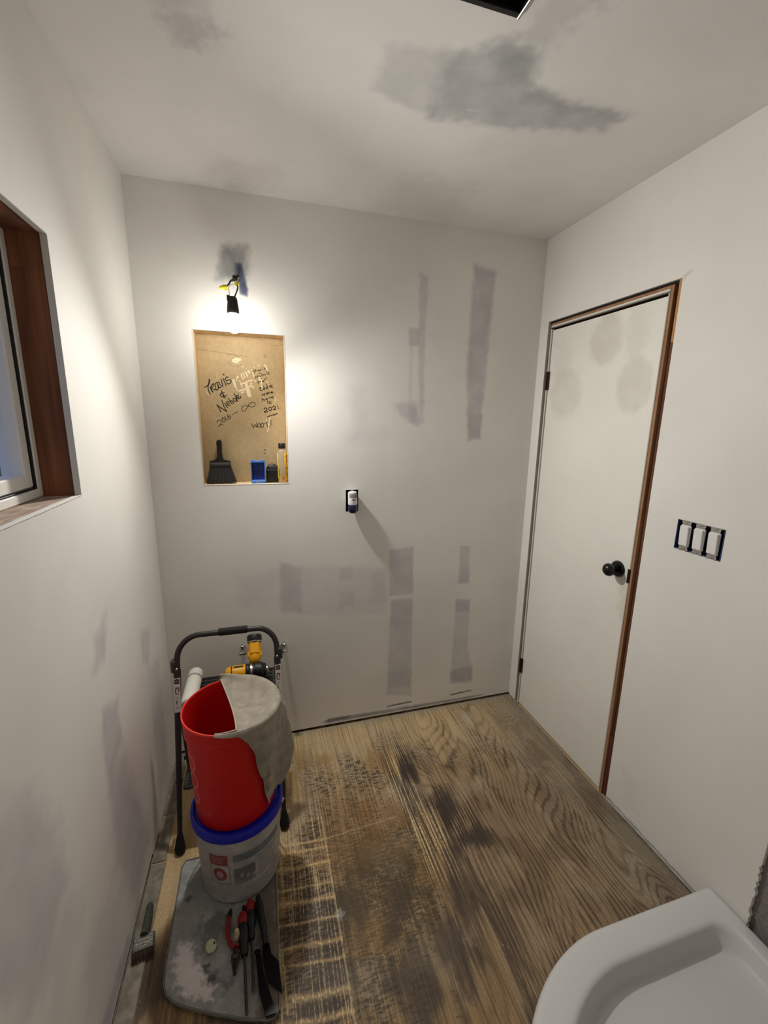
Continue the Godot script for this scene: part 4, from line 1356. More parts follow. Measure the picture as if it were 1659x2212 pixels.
# ---------------------------------------------------------------- what lies on the stool
func stool_load() -> void:
	# white roll
	var y0 := 0.4475
	var a := thing("paper_roll", "white paper roll with a grey band lying on the stool platform behind the red bucket", "paper roll", Vector3(0.128, y0 + 0.0295, 0.115))
	var mb := Mb.new()
	mb.t = Transform3D(Basis(Vector3(1, 0, 0), PI / 2), Vector3())
	mb.lathe([Vector2(0.019, 0.004), Vector2(0.0205, 0.0), Vector2(0.0280, 0.0), Vector2(0.0290, 0.002), Vector2(0.0290, 0.238), Vector2(0.0205, 0.240), Vector2(0.019, 0.238), Vector2(0.019, 0.004)], 36)
	part(a, "roll_body", mb, M.paper)
	mb = Mb.new()
	mb.t = Transform3D(Basis(Vector3(1, 0, 0), PI / 2), Vector3())
	mb.lathe([Vector2(0.0289, 0.043), Vector2(0.0293, 0.0433), Vector2(0.0293, 0.0557), Vector2(0.0289, 0.056)], 36)
	part(a, "grey_band", mb, mat(Color(0.60, 0.59, 0.56), 0.8), "grey band around the roll")
	mb = Mb.new()
	mb.slab(V2([0.0, 0.0, 0.0, -0.018, 0.007, -0.004]), 0.0, 0.0012)
	var fl := part(a, "loose_corner", mb, M.paper)
	fl.position = Vector3(0.0275, 0.012, 0.006)
	# cordless drill lying along the platform, bit to the right
	var d := thing("cordless_drill", "yellow and black cordless drill lying on the stool platform behind the cloth, bit pointing right", "drill", Vector3(0.255, 0.0, 0.185))
	var dy := 0.493
	var ax := func(x: float) -> Transform3D: return Transform3D(Basis(Vector3(0, 0, 1), -PI / 2), Vector3(x, dy, 0))
	mb = Mb.new()
	mb.t = ax.call(0.0)
	mb.lathe([Vector2(0, 0), Vector2(0.020, 0.0), Vector2(0.028, 0.008), Vector2(0.031, 0.022)], 24)
	part(d, "end_cap", mb, M.yellow)
	mb = Mb.new()
	mb.t = ax.call(0.0)
	mb.lathe([Vector2(0.031, 0.027), Vector2(0.0315, 0.078), Vector2(0.030, 0.082)], 24)
	part(d, "rear_housing", mb, M.yellow)
	mb = Mb.new()
	mb.t = ax.call(0.0)
	mb.lathe([Vector2(0.031, 0.022), Vector2(0.029, 0.023), Vector2(0.029, 0.026), Vector2(0.031, 0.027)], 24)
	part(d, "seam_band", mb, M.black)
	mb = Mb.new()
	mb.t = ax.call(0.0)
	mb.lathe([Vector2(0.0315, 0.080), Vector2(0.033, 0.082), Vector2(0.033, 0.094), Vector2(0.0305, 0.097), Vector2(0.0305, 0.118), Vector2(0.034, 0.120), Vector2(0.034, 0.146), Vector2(0.030, 0.150), Vector2(0.025, 0.163), Vector2(0.019, 0.166), Vector2(0, 0.166)], 24)
	part(d, "gear_housing", mb, M.black)
	mb = Mb.new()
	mb.t = ax.call(0.0)
	mb.lathe([Vector2(0.0306, 0.099), Vector2(0.0320, 0.100), Vector2(0.0320, 0.108), Vector2(0.0306, 0.109)], 24)
	part(d, "collar_ring", mb, M.steel)
	mb = Mb.new()
	mb.t = ax.call(0.0)
	mb.lathe([Vector2(0.018, 0.160), Vector2(0.018, 0.170), Vector2(0.012, 0.175), Vector2(0, 0.175)], 18)
	part(d, "chuck_ring", mb, M.steel)
	mb = Mb.new()
	mb.t = ax.call(0.0)
	mb.lathe([Vector2(0.005, 0.172), Vector2(0.005, 0.182), Vector2(0.0035, 0.184), Vector2(0.0035, 0.226), Vector2(0, 0.230)], 8)
	part(d, "drill_bit", mb, M.steel_dark)
	mb = Mb.new()
	mb.tube([Vector3(0.092, dy - 0.010, 0.012), Vector3(0.118, dy - 0.014, 0.062), Vector3(0.142, dy - 0.018, 0.100)], [0.020, 0.0185, 0.021], 16, true, 0.8)
	part(d, "handle", mb, M.black)
	mb = Mb.new()
	mb.box(Vector3(0.156, dy - 0.018, 0.120), Vector3(0.080, 0.048, 0.042), 0.007)
	part(d, "battery", mb, M.dark_green)
	mb = Mb.new()
	mb.box(Vector3(0.052, dy + 0.031, 0.004), Vector3(0.040, 0.002, 0.012), 0.0008)
	part(d, "name_plate", mb, M.dark_print, "dark printed mark on the yellow housing")
	# cordless work light standing behind it
	var f := thing("work_light", "yellow cordless work light with a tilted black-rimmed head standing behind the drill", "work light", Vector3(0.374, y0, 0.130))
	mb = Mb.new()
	mb.box(Vector3(0.0, 0.012, -0.010), Vector3(0.066, 0.022, 0.054), 0.005)
	part(f, "battery", mb, M.dark_green)
	mb = Mb.new()
	mb.tube([Vector3(0.0, 0.02, 0.0), Vector3(-0.002, 0.05, 0.0), Vector3(0.0, 0.075, -0.002), Vector3(0.0, 0.088, -0.003)], [0.030, 0.022, 0.021, 0.024], 18, true, 0.9)
	part(f, "grip", mb, M.black)
	var tilt := Transform3D(Basis(Vector3(1, 0, 0), -0.66), Vector3(0.0, 0.079, -0.002))
	mb = Mb.new()
	mb.t = tilt
	mb.lathe([Vector2(0, -0.028), Vector2(0.014, -0.026), Vector2(0.024, -0.016), Vector2(0.027, 0.0), Vector2(0.0275, 0.018), Vector2(0.026, 0.022), Vector2(0.0275, 0.026), Vector2(0.026, 0.058), Vector2(0.0, 0.060)], 26, 0.0, TAU, 1.0, 0.9)
	mb.box(Vector3(0, 0.035, 0.020), Vector3(0.040, 0.050, 0.014), 0.004)
	mb.box(Vector3(-0.026, 0.010, 0.004), Vector3(0.008, 0.024, 0.022), 0.003)
	mb.box(Vector3(0.026, 0.010, 0.004), Vector3(0.008, 0.024, 0.022), 0.003)
	part(f, "head_housing", mb, M.yellow)
	mb = Mb.new()
	mb.t = tilt
	mb.lathe([Vector2(0.0, 0.056), Vector2(0.0265, 0.058), Vector2(0.0305, 0.064), Vector2(0.0320, 0.074), Vector2(0.0320, 0.090), Vector2(0.0295, 0.094), Vector2(0.0, 0.092)], 8)
	part(f, "lens_bezel", mb, M.black)
	mb = Mb.new()
	mb.t = tilt
	mb.lathe([Vector2(0.0285, 0.0605), Vector2(0.0315, 0.0615), Vector2(0.0322, 0.065), Vector2(0.0315, 0.066)], 24)
	part(f, "bezel_ring", mb, M.steel)

# ---------------------------------------------------------------- things on the niche sill
func niche_things() -> void:
	# hand brush leaning on the back
	var a := thing("hand_brush", "black hand brush with flared bristles standing at the left of the wall niche", "brush", Vector3(0.2665, NY0, -0.042))
	a.rotation = Vector3(-0.10, 0, 0.0)
	var mb := Mb.new()
	for i in 46:
		var f := float(i) / 45.0
		for k in 3:
			var x0 := lerpf(-0.041, 0.041, f)
			var zz := -0.007 + 0.007 * k
			var x1 := lerpf(-0.058, 0.062, f) + 0.0015 * sin(i * 7.3 + k)
			mb.tube([Vector3(x0, 0.078, zz * 0.8), Vector3(lerpf(x0, x1, 0.6), 0.035, zz * 1.1), Vector3(x1, 0.004 + 0.003 * sin(i * 3.1 + k * 2.0), zz * 1.8 + 0.003)], [0.0017, 0.0016, 0.0011], 5)
	var br := part(a, "bristles", mb, M.bristle)
	br.set_meta("kind", "stuff")
	mb = Mb.new()
	mb.slab(V2([-0.038, 0.078, 0.038, 0.078, 0.054, 0.008, -0.052, 0.008]), -0.005, 0.004, 0.002)
	part(a, "bristle_core", mb, M.bristle)
	mb = Mb.new()
	mb.box(Vector3(0, 0.083, 0), Vector3(0.088, 0.016, 0.026), 0.004)
	part(a, "ferrule", mb, M.graphite)
	mb = Mb.new()
	mb.slab(V2([-0.043, 0.089, 0.043, 0.089, 0.043, 0.096, 0.034, 0.100, 0.018, 0.104, 0.012, 0.112, 0.010, 0.135, 0.011, 0.165, 0.011, 0.180, 0.006, 0.188, -0.006, 0.188, -0.011, 0.180, -0.011, 0.165, -0.010, 0.135, -0.012, 0.112, -0.018, 0.104, -0.034, 0.100, -0.043, 0.096]), -0.009, 0.009, 0.004)
	part(a, "handle", mb, M.black_gloss)
	# blue electrical box
	var b := thing("switch_box_insert", "empty blue plastic electrical box standing on the niche sill beside the black brush", "electrical box", Vector3(0.423, NY0, -0.022))
	mb = Mb.new()
	mb.box(Vector3(-0.0285, 0.052, -0.010), Vector3(0.004, 0.080, 0.026), 0.001)
	mb.box(Vector3(0.0285, 0.052, -0.010), Vector3(0.004, 0.080, 0.026), 0.001)
	mb.box(Vector3(0, 0.092, -0.010), Vector3(0.061, 0.004, 0.026), 0.001)
	mb.box(Vector3(0, 0.012, -0.010), Vector3(0.061, 0.004, 0.026), 0.001)
	part(b, "box_walls", mb, M.blue_light)
	mb = Mb.new()
	mb.box(Vector3(0, 0.052, -0.021), Vector3(0.058, 0.080, 0.004), 0.001)
	part(b, "box_back", mb, M.blue_dark)
	for y in [0.098, 0.006]:
		mb = Mb.new()
		mb.box(Vector3(-0.020, y, 0.0), Vector3(0.018, 0.012, 0.008), 0.002)
		mb.box(Vector3(0.020, y, 0.0), Vector3(0.018, 0.012, 0.008), 0.002)
		mb.box(Vector3(0, y - 0.002, 0.0), Vector3(0.026, 0.006, 0.008), 0.001)
		part(b, "mounting_ear", mb, M.blue_light)
	for x in [-0.012, 0.016]:
		mb = Mb.new()
		mb.box(Vector3(x, 0.080, -0.018), Vector3(0.014, 0.0015, 0.003))
		mb.box(Vector3(x, 0.064, -0.018), Vector3(0.014, 0.0015, 0.003))
		mb.box(Vector3(x - 0.007, 0.072, -0.018), Vector3(0.0015, 0.017, 0.003))
		mb.box(Vector3(x + 0.007, 0.072, -0.018), Vector3(0.0015, 0.017, 0.003))
		part(b, "knockout", mb, M.blue_light)
	# tape measure
	var c := thing("tape_measure", "small black rounded tape measure between the blue box and the bottle in the niche", "tape measure", Vector3(0.486, NY0, -0.050))
	var prof := PackedVector2Array()
	for q in [[0.029, 0.0], [0.029, 0.052]]: prof.append(Vector2(q[0], q[1]))
	for i in 9:
		var t := PI / 2 * i / 8.0
		prof.append(Vector2(0.029 - 0.026 + cos(t) * 0.024, 0.056 + sin(t) * 0.026))
	for i in 9:
		var t := PI / 2 + PI / 2 * i / 8.0
		prof.append(Vector2(-0.029 + 0.026 + cos(t) * 0.026, 0.050 + sin(t) * 0.032))
	prof.append(Vector2(-0.029, 0.0))
	mb = Mb.new()
	mb.slab(prof, -0.016, 0.018, 0.005)
	part(c, "case", mb, M.black)
	mb = Mb.new()
	mb.box(Vector3(0, 0.056, 0.001), Vector3(0.060, 0.004, 0.036), 0.0015)
	mb.box(Vector3(0.0, 0.068, 0.012), Vector3(0.044, 0.022, 0.014), 0.006)
	part(c, "grip_band", mb, M.graphite)
	# bottle with a little amber liquid
	var e := thing("squeeze_bottle", "clear squeeze bottle with black cap and yellow label in the right corner of the niche", "bottle", Vector3(0.5285, NY0, -0.036))
	mb = Mb.new()
	mb.lathe([Vector2(0, 0.0), Vector2(0.019, 0.0), Vector2(0.021, 0.003), Vector2(0.021, 0.136), Vector2(0.018, 0.143), Vector2(0.012, 0.148), Vector2(0.012, 0.158), Vector2(0, 0.158)], 32)
	part(e, "bottle_body", mb, M.clear_plastic)
	mb = Mb.new()
	mb.lathe([Vector2(0, 0.002), Vector2(0.0195, 0.002), Vector2(0.0195, 0.030), Vector2(0, 0.030)], 32)
	part(e, "amber_liquid", mb, mat(Color(0.78, 0.56, 0.03), 0.2), "amber liquid at the bottom")
	mb = Mb.new()
	mb.lathe([Vector2(0.0213, 0.012), Vector2(0.0216, 0.0125), Vector2(0.0216, 0.132), Vector2(0.0213, 0.1325)], 12, 0.38, 1.7)
	part(e, "label", mb, M.bottle_label, "yellow label printed in black")
	mb = Mb.new()
	mb.lathe([Vector2(0.0213, 0.020), Vector2(0.0216, 0.0205), Vector2(0.0216, 0.132), Vector2(0.0213, 0.1325)], 6, -1.35, -0.95)
	part(e, "label_edge", mb, M.yellow_label)
	mb = Mb.new()
	mb.lathe([Vector2(0, 0.152), Vector2(0.0150, 0.152), Vector2(0.0155, 0.154), Vector2(0.0150, 0.173), Vector2(0.0135, 0.175), Vector2(0, 0.175)], 26)
	part(e, "cap", mb, M.black)

# ---------------------------------------------------------------- bare bulb
const BULB_COLOR := Color(1.0, 0.988, 0.96)
const ADDED_BEAM_AIM := Vector3(0.46, -0.57, 0.70)
const BULB := Vector3(0.361, 1.896, 0.165)

func bulb() -> void:
	var root := thing("bare_bulb", "lit bare bulb in a black rubber socket hanging from wall wires above the niche", "light bulb", BULB)
	var mb := Mb.new()
	var pf := [Vector2(0, -0.034)]
	for i in range(1, 15):
		var a := -PI / 2 + (PI / 2 + 0.75) * i / 14.0
		pf.append(Vector2(cos(a) * 0.0300, -0.004 + sin(a) * 0.0300))
	pf.append_array([Vector2(0.0165, 0.028), Vector2(0.0135, 0.036), Vector2(0.0, 0.036)])
	mb.lathe(pf, 32)
	part(root, "glass_bulb", mb, M.glow, "glowing glass bulb")
	mb = Mb.new()
	mb.lathe([Vector2(0, 0.034), Vector2(0.0195, 0.034), Vector2(0.0215, 0.038), Vector2(0.0205, 0.052), Vector2(0.0180, 0.070), Vector2(0.0165, 0.084), Vector2(0.0120, 0.091), Vector2(0.0, 0.092)], 24)
	mb.box(Vector3(-0.014, 0.083, 0.008), Vector3(0.010, 0.022, 0.010), 0.003)
	part(root, "socket", mb, M.socket, "black rubber socket")
	# wires: two thin ones from the socket, and the splice to the wall cable
	var hole := Vector3(0.372, 2.093, 0.0) - BULB
	var j2 := Vector3(0.378, 2.045, 0.115) - BULB
	var j1 := Vector3(0.335, 2.032, 0.105) - BULB
	mb = Mb.new()
	mb.tube(curve([Vector3(0.006, 0.088, 0), Vector3(0.017, 0.115, -0.010), Vector3(0.019, 0.135, -0.03), j2 + Vector3(-0.006, 0.0, 0)]), 0.0024, 8)
	part(root, "wire", mb, M.black)
	mb = Mb.new()
	mb.tube(curve([Vector3(-0.008, 0.088, 0), Vector3(-0.011, 0.115, -0.012), Vector3(-0.010, 0.135, -0.035), Vector3(-0.004, 0.146, -0.055), j1 + Vector3(0.03, 0.012, 0)]), 0.0011, 6)
	part(root, "wire", mb, mat(Color(0.62, 0.60, 0.57), 0.6), "thin pale wire")
	mb = Mb.new()
	mb.tube(curve([hole, Vector3(0.366, 2.082, 0.04) - BULB, Vector3(0.356, 2.062, 0.085) - BULB, Vector3(0.348, 2.045, 0.10) - BULB, j1]), 0.0030, 8)
	part(root, "wire", mb, M.black)
	mb = Mb.new()
	mb.tube(curve([Vector3(0.353, 2.06, 0.088) - BULB, Vector3(0.362, 2.058, 0.10) - BULB, j2 + Vector3(-0.008, 0.01, 0)]), 0.0026, 8)
	part(root, "wire", mb, M.black)
	mb = Mb.new()
	mb.tube(curve([hole + Vector3(0.008, 0.003, 0), Vector3(0.384, 2.085, 0.05) - BULB, j2 + Vector3(0.004, 0.012, 0)]), 0.0022, 8)
	part(root, "wire", mb, mat(Color(0.80, 0.78, 0.74), 0.6), "white wire")
	mb = Mb.new()
	mb.box(hole + Vector3(0.0, 0.002, 0.002), Vector3(0.026, 0.020, 0.008), 0.003)
	part(root, "cable_end", mb, M.black)
	for q in [[j1, Vector3(-0.92, -0.24, 0.28), 0.024], [j2, Vector3(0.2, -0.25, 0.95), 0.020]]:
		var y: Vector3 = q[1].normalized()
		var x := y.cross(Vector3(0, 0.3, 1)).normalized()
		mb = Mb.new()
		mb.t = Transform3D(Basis(x, y, x.cross(y)), q[0] - y * 0.006)
		mb.lathe([Vector2(0, 0), Vector2(0.0080, 0.0), Vector2(0.0078, 0.010), Vector2(0.0060, q[2]), Vector2(0.0035, q[2] + 0.003), Vector2(0, q[2] + 0.003)], 10)
		for s in [-1.0, 1.0]:
			mb.box(Vector3(s * 0.0078, 0.006, 0), Vector3(0.006, 0.012, 0.003), 0.001)
		part(root, "wire_connector", mb, M.nut, "yellow twist-on wire connector")
	# weak all-round light of the bulb, plus an added stronger spot filling the room
	var l := OmniLight3D.new()
	l.name = "bulb_light"
	l.light_color = BULB_COLOR
	l.light_energy = BULB_AROUND
	l.light_size = 0.028
	l.omni_range = 8.0
	l.omni_attenuation = 2.0
	l.shadow_enabled = true
	root.add_child(l)
	l.position = Vector3(0, -0.004, 0)
	var s := SpotLight3D.new()  # added spot, aimed off the back wall to brighten the room
	s.name = "added_fill_beam"
	s.light_color = BULB_COLOR
	s.light_energy = ADDED_BEAM_ENERGY
	s.light_size = 0.028
	s.spot_range = 8.0
	s.spot_attenuation = 2.0
	s.spot_angle = 90.0
	s.spot_angle_attenuation = 1.0
	s.shadow_enabled = true
	root.add_child(s)
	s.position = Vector3(0, -0.004, 0)
	s.basis = Basis.looking_at(ADDED_BEAM_AIM, Vector3.UP)

func curve(pts: Array) -> Array:
	var c := Curve3D.new()
	for i in pts.size():
		var tan: Vector3 = (pts[mini(i + 1, pts.size() - 1)] - pts[maxi(i - 1, 0)]) * 0.25
		c.add_point(pts[i], -tan, tan)
	var o := []
	var n := pts.size() * 5
	var ln := c.get_baked_length()
	for i in n + 1:
		o.append(c.sample_baked(ln * i / n, true))
	return o

# ---------------------------------------------------------------- outlet with air freshener
func outlet() -> void:
	var a := thing("outlet_box", "uncovered black outlet box set in the end wall behind the plugged-in air freshener", "outlet", Vector3(OUTLET.get_center().x, OUTLET.get_center().y, 0))
	var w := OUTLET.size.x
	var h := OUTLET.size.y
	var mb := Mb.new()
	mb.box(Vector3(-w / 2 + 0.001, 0, -0.026), Vector3(0.003, h, 0.048))
	mb.box(Vector3(w / 2 - 0.001, 0, -0.026), Vector3(0.003, h, 0.048))
	mb.box(Vector3(0, h / 2 - 0.001, -0.026), Vector3(w, 0.003, 0.048))
	mb.box(Vector3(0, -h / 2 + 0.001, -0.026), Vector3(w, 0.003, 0.048))
	mb.box(Vector3(0, 0, -0.049), Vector3(w, h, 0.003))
	part(a, "box", mb, M.blue_black)
	mb = Mb.new()
	mb.box(Vector3(0.002, 0, -0.012), Vector3(0.034, 0.072, 0.026), 0.003)
	part(a, "receptacle", mb, M.white_plastic)
	mb = Mb.new()
	mb.box(Vector3(0.002, 0.043, -0.004), Vector3(0.018, 0.014, 0.002), 0.0005)
	part(a, "mounting_strap", mb, M.steel)
	mb = Mb.new()
	mb.box(Vector3(0.002, -0.043, -0.004), Vector3(0.018, 0.014, 0.002), 0.0005)
	part(a, "mounting_strap", mb, M.steel)
	# freshener: white shroud, printed front, violet bottle below
	var f := thing("air_freshener", "white plug-in air freshener with a violet liquid bottle plugged into the end wall outlet", "air freshener", Vector3(0.836, 1.136, 0.030))
	mb = Mb.new()
	mb.lathe([Vector2(0.0195, 0.040), Vector2(0.0205, 0.043), Vector2(0.0190, 0.085), Vector2(0.0175, 0.096), Vector2(0.0165, 0.099), Vector2(0.0, 0.0985)], 32, 0.0, TAU, 1.05, 0.95)
	mb.box(Vector3(0, 0.066, -0.016), Vector3(0.036, 0.062, 0.022), 0.005)
	part(f, "shroud", mb, M.white_plastic)
	mb = Mb.new()
	mb.lathe([Vector2(0.0206, 0.0745), Vector2(0.0196, 0.0930), Vector2(0.0192, 0.0935)], 14, -1.0, 1.0, 1.05, 0.95)
	part(f, "front_panel", mb, mat(Color(0.48, 0.475, 0.47), 0.5), "grey front panel")
	mb = Mb.new()
	for k in 6:
		mb.t = Transform3D(Basis(Vector3(0, 1, 0), -0.42 + k * 0.165), Vector3(0, 0.065 + 0.002 * sin(k * 2.4), 0))
		mb.box(Vector3(0, 0, 0.0196), Vector3(0.0018, 0.004 + 0.003 * (k % 3), 0.0012))
	part(f, "lettering", mb, mat(Color(0.45, 0.44, 0.43), 0.5), "small grey lettering")
	mb = Mb.new()
	mb.lathe([Vector2(0, 0.0), Vector2(0.013, 0.0), Vector2(0.0195, 0.006), Vector2(0.0225, 0.017), Vector2(0.0215, 0.032), Vector2(0.0175, 0.040), Vector2(0.0, 0.0405)], 32)
	part(f, "liquid_bottle", mb, M.violet, "dark violet liquid bottle")

# ---------------------------------------------------------------- triple switch
func switches() -> void:
	var c := SWITCH.get_center()
	var root := Node3D.new()
	root.name = "switch_bank"
	add_child(root)
	root.transform = RIGHT * Transform3D(Basis(), Vector3(c.x, c.y, 0))
	root.set_meta("label", "uncovered bank of three white rocker switches in a blue wall box beside the door")
	root.set_meta("category", "light switch")
	var w := SWITCH.size.x
	var h := SWITCH.size.y
	var mb := Mb.new()
	mb.box(Vector3(-w / 2 + 0.002, 0, -0.024), Vector3(0.004, h, 0.050), 0.001)
	mb.box(Vector3(w / 2 - 0.002, 0, -0.024), Vector3(0.004, h, 0.050), 0.001)
	mb.box(Vector3(0, h / 2 - 0.002, -0.026), Vector3(w, 0.004, 0.048), 0.001)
	mb.box(Vector3(0, -h / 2 + 0.002, -0.026), Vector3(w, 0.004, 0.048), 0.001)
	part(root, "box_walls", mb, M.blue_wall)
	mb = Mb.new()
	mb.box(Vector3(0, 0, -0.050), Vector3(w, h, 0.004))
	part(root, "box_back", mb, M.blue_black)
	for i in 3:
		var x := (i - 1) * 0.0475 + 0.002
		mb = Mb.new()
		mb.box(Vector3(x, 0.0, -0.020), Vector3(0.028, 0.064, 0.036), 0.003)
		var sw := part(root, "switch_body", mb, mat(Color(0.20, 0.19, 0.20), 0.5))
		mb = Mb.new()
		mb.box(Vector3(x, 0.0, 0.000), Vector3(0.0345, 0.071, 0.006), 0.0015)
		part(sw, "switch_frame", mb, M.switch_white)
		mb = Mb.new()
		mb.t = Transform3D(Basis(Vector3(1, 0, 0), 0.05), Vector3(x, 0.0, 0.005))
		mb.box(Vector3(0, 0, 0), Vector3(0.0295, 0.0655, 0.008), 0.0015)
		part(sw, "rocker", mb, M.switch_white, "white rocker paddle")
		for s in [-1.0, 1.0]:
			mb = Mb.new()
			mb.box(Vector3(x, s * 0.0425, 0.0005), Vector3(0.030, 0.014, 0.002), 0.0006)
			for e in [-1.0, 1.0]:
				mb.t = Transform3D(Basis(Vector3(1, 0, 0), PI / 2), Vector3(x + e * 0.0115, s * 0.0465, 0.0005))
				var ring := []
				for k in 13:
					var t := TAU * k / 12.0
					ring.append(Vector3(cos(t) * 0.0042, 0, sin(t) * 0.0042))
				mb.tube(ring, 0.0015, 6, false)
				mb.t = Transform3D()
			part(sw, "mounting_strap", mb, M.steel_pale)
		for s in [-1.0, 1.0]:
			mb = Mb.new()
			mb.t = Transform3D(Basis(Vector3(1, 0, 0), PI / 2), Vector3(x, s * 0.0455, 0.001))
			mb.lathe([Vector2(0, 0), Vector2(0.0034, 0), Vector2(0.0028, 0.0022), Vector2(0, 0.0025)], 10)
			part(sw, "screw", mb, M.brass if i == 0 else M.steel)

# ---------------------------------------------------------------- water valves
func valves() -> void:
	for q in [[0.319, 0.508, "chrome shutoff valve on the end wall, the one left of the yellow work light"], [0.506, 0.493, "chrome shutoff valve on the end wall, the one right of the stool handle"]]:
		var root := thing("shutoff_valve", q[2], "valve", Vector3(q[0], q[1], 0), "shutoff valves low on the end wall")
		var mb := Mb.new()
		var out := Transform3D(Basis(Vector3(1, 0, 0), PI / 2), Vector3())
		mb.t = out
		mb.lathe([Vector2(0, 0), Vector2(0.014, 0.0), Vector2(0.0135, 0.003), Vector2(0.008, 0.006), Vector2(0.008, 0.034), Vector2(0, 0.034)], 20)
		part(root, "wall_stub", mb, M.chrome)
		mb = Mb.new()
		mb.t = Transform3D(Basis(), Vector3(0, 0, 0.036))
		mb.lathe([Vector2(0, -0.012), Vector2(0.0095, -0.011), Vector2(0.0105, 0.0), Vector2(0.0085, 0.010), Vector2(0.0085, 0.018), Vector2(0.0105, 0.019), Vector2(0.0105, 0.030), Vector2(0.0075, 0.032), Vector2(0.0065, 0.036), Vector2(0, 0.037)], 6)
		part(root, "valve_body", mb, M.chrome)
		mb = Mb.new()
		mb.t = out * Transform3D(Basis(), Vector3(0, 0.044, 0.0))
		mb.lathe([Vector2(0, 0), Vector2(0.004, 0.0), Vector2(0.006, 0.008), Vector2(0.0115, 0.010), Vector2(0.0120, 0.015), Vector2(0.0095, 0.017), Vector2(0, 0.017)], 24, 0.0, TAU, 1.45, 0.62)
		part(root, "oval_handle", mb, M.chrome)

# ---------------------------------------------------------------- plastic sheet with tools
func tray_and_tools() -> void:
	var t := thing("plastic_tray", "shallow cloudy grey plastic tray smeared with white plaster, lying on the floor under the pail", "tray")
	# outline in x and -z
	var outl := V2([0.118, -0.560, 0.107, -0.580, 0.107, -0.870, 0.111, -0.915, 0.122, -0.940, 0.146, -0.962, 0.176, -0.980, 0.25, -1.014, 0.32, -1.043, 0.385, -1.066, 0.405, -1.066, 0.418, -1.050, 0.421, -0.90, 0.424, -0.75, 0.421, -0.575, 0.410, -0.560])
	var ur := Rect2(0.10, -1.08, 0.33, 0.53)
	var p := Paint.new(330, ur, Color(0.60, 0.605, 0.59))
	p.mottle(14.0, 0.14, 2)
	p.mottle(60.0, 0.08, 3)
	var white := Color(0.93, 0.89, 0.89)
	p.patch(V2([0.128, -0.86, 0.145, -0.815, 0.172, -0.83, 0.19, -0.88, 0.218, -0.91, 0.25, -0.955, 0.245, -0.985, 0.19, -0.968, 0.148, -0.935]), white, 0.97, 0.012, 0.9, 4, 40.0)
	p.patch(V2([0.130, -0.80, 0.150, -0.80, 0.165, -0.73, 0.150, -0.70, 0.130, -0.74]), Color(0.60, 0.59, 0.56), 0.8, 0.012, 0.9, 5, 40.0)
	p.patch(V2([0.27, -1.01, 0.31, -1.0, 0.315, -0.97, 0.28, -0.96]), Color(0.58, 0.57, 0.54), 0.7, 0.012, 0.9, 6, 40.0)
	p.patch(V2([0.12, -0.64, 0.20, -0.62, 0.24, -0.68, 0.18, -0.70, 0.13, -0.68]), Color(0.52, 0.53, 0.52), 0.7, 0.02, 0.9, 7, 30.0)
	p.patch(V2([0.19, -0.78, 0.27, -0.76, 0.28, -0.84, 0.20, -0.86]), Color(0.30, 0.29, 0.29), 0.6, 0.02, 0.8, 8, 30.0)
	p.patch(V2([0.21, -0.925, 0.24, -0.92, 0.30, -0.95, 0.28, -0.975, 0.24, -0.95]), Color(0.32, 0.30, 0.31), 0.6, 0.015, 0.8, 9, 30.0)
	p.patch(V2([0.355, -0.60, 0.43, -0.60, 0.43, -1.08, 0.36, -1.08]), Color(0.33, 0.29, 0.225), 0.8, 0.02, 0.6, 10, 20.0)
	for q in [[0.220, -0.905], [0.236, -0.935], [0.145, -0.695]]:
		p.patch(circle(Vector2(q[0], q[1]), 0.010, 0.008), Color(0.20, 0.19, 0.18), 0.8, 0.006, 0.9, 12, 60.0)
	var lm := painted(p, 0.4)
	var mb := Mb.new()
	mb.t = FLOOR
	mb.slab(outl, 0.002, 0.012, 0.003, ur)
	part(t, "tray_panel", mb, lm)
	mb = Mb.new()
	var rimp := []
	for q in outl: rimp.append(Vector3(q.x, 0.0125, -q.y))
	rimp.append(rimp[0])
	mb.tube(rimp, 0.0022, 6, false)
	part(t, "raised_edge", mb, mat(Color(0.46, 0.47, 0.46), 0.4))
	var y := 0.0135
	# screwdriver one: handle to the back, shank towards the viewer
	screwdriver("screwdriver", "large screwdriver with red and black grip and the longer dark shank on the grey tray", Vector3(0.318, y + 0.016, 0.800), Vector3(0.335, y + 0.010, 1.048), 0.115, 0.016)
	screwdriver("screwdriver_001", "slimmer screwdriver with red and black grip lying right of the larger one", Vector3(0.340, y + 0.015, 0.768), Vector3(0.352, y + 0.010, 1.005), 0.110, 0.014)
	# pliers with red grips
	var pl := thing("pliers", "pliers with black-tipped red grips lying open among the tools on the grey tray", "pliers", Vector3(0.300, y + 0.009, 0.905))
	for s in [-1.0, 1.0]:
		mb = Mb.new()
		var m := func(v: Vector3) -> Vector3: return Vector3(v.x * s, v.y, v.z)
		mb.tube(curve([m.call(Vector3(0.004, 0, -0.020)), m.call(Vector3(0.018, 0, -0.040)), m.call(Vector3(0.026, 0, -0.075)), m.call(Vector3(0.022, 0, -0.115))]), 0.0075, 10, true, 0.8)
		part(pl, "grip", mb, M.red_grip, "dark red grip")
		mb = Mb.new()
		mb.tube([m.call(Vector3(0.023, 0, -0.108)), m.call(Vector3(0.021, 0, -0.122)), m.call(Vector3(0.019, 0, -0.130))], [0.0085, 0.0085, 0.005], 10, true, 0.8)
		part(pl, "grip_tip", mb, M.black)
		mb = Mb.new()
		mb.slab(V2([0.001, 0.010, 0.012 * s, 0.004, 0.010 * s, -0.016, 0.003 * s, -0.044, 0.0005 * s, -0.044]), -0.004 + 0.001 * s, 0.004 + 0.001 * s, 0.001)
		var jw := part(pl, "jaw", mb, M.steel_dark)
		jw.rotation = Vector3(-PI / 2, 0, 0)
	mb = Mb.new()
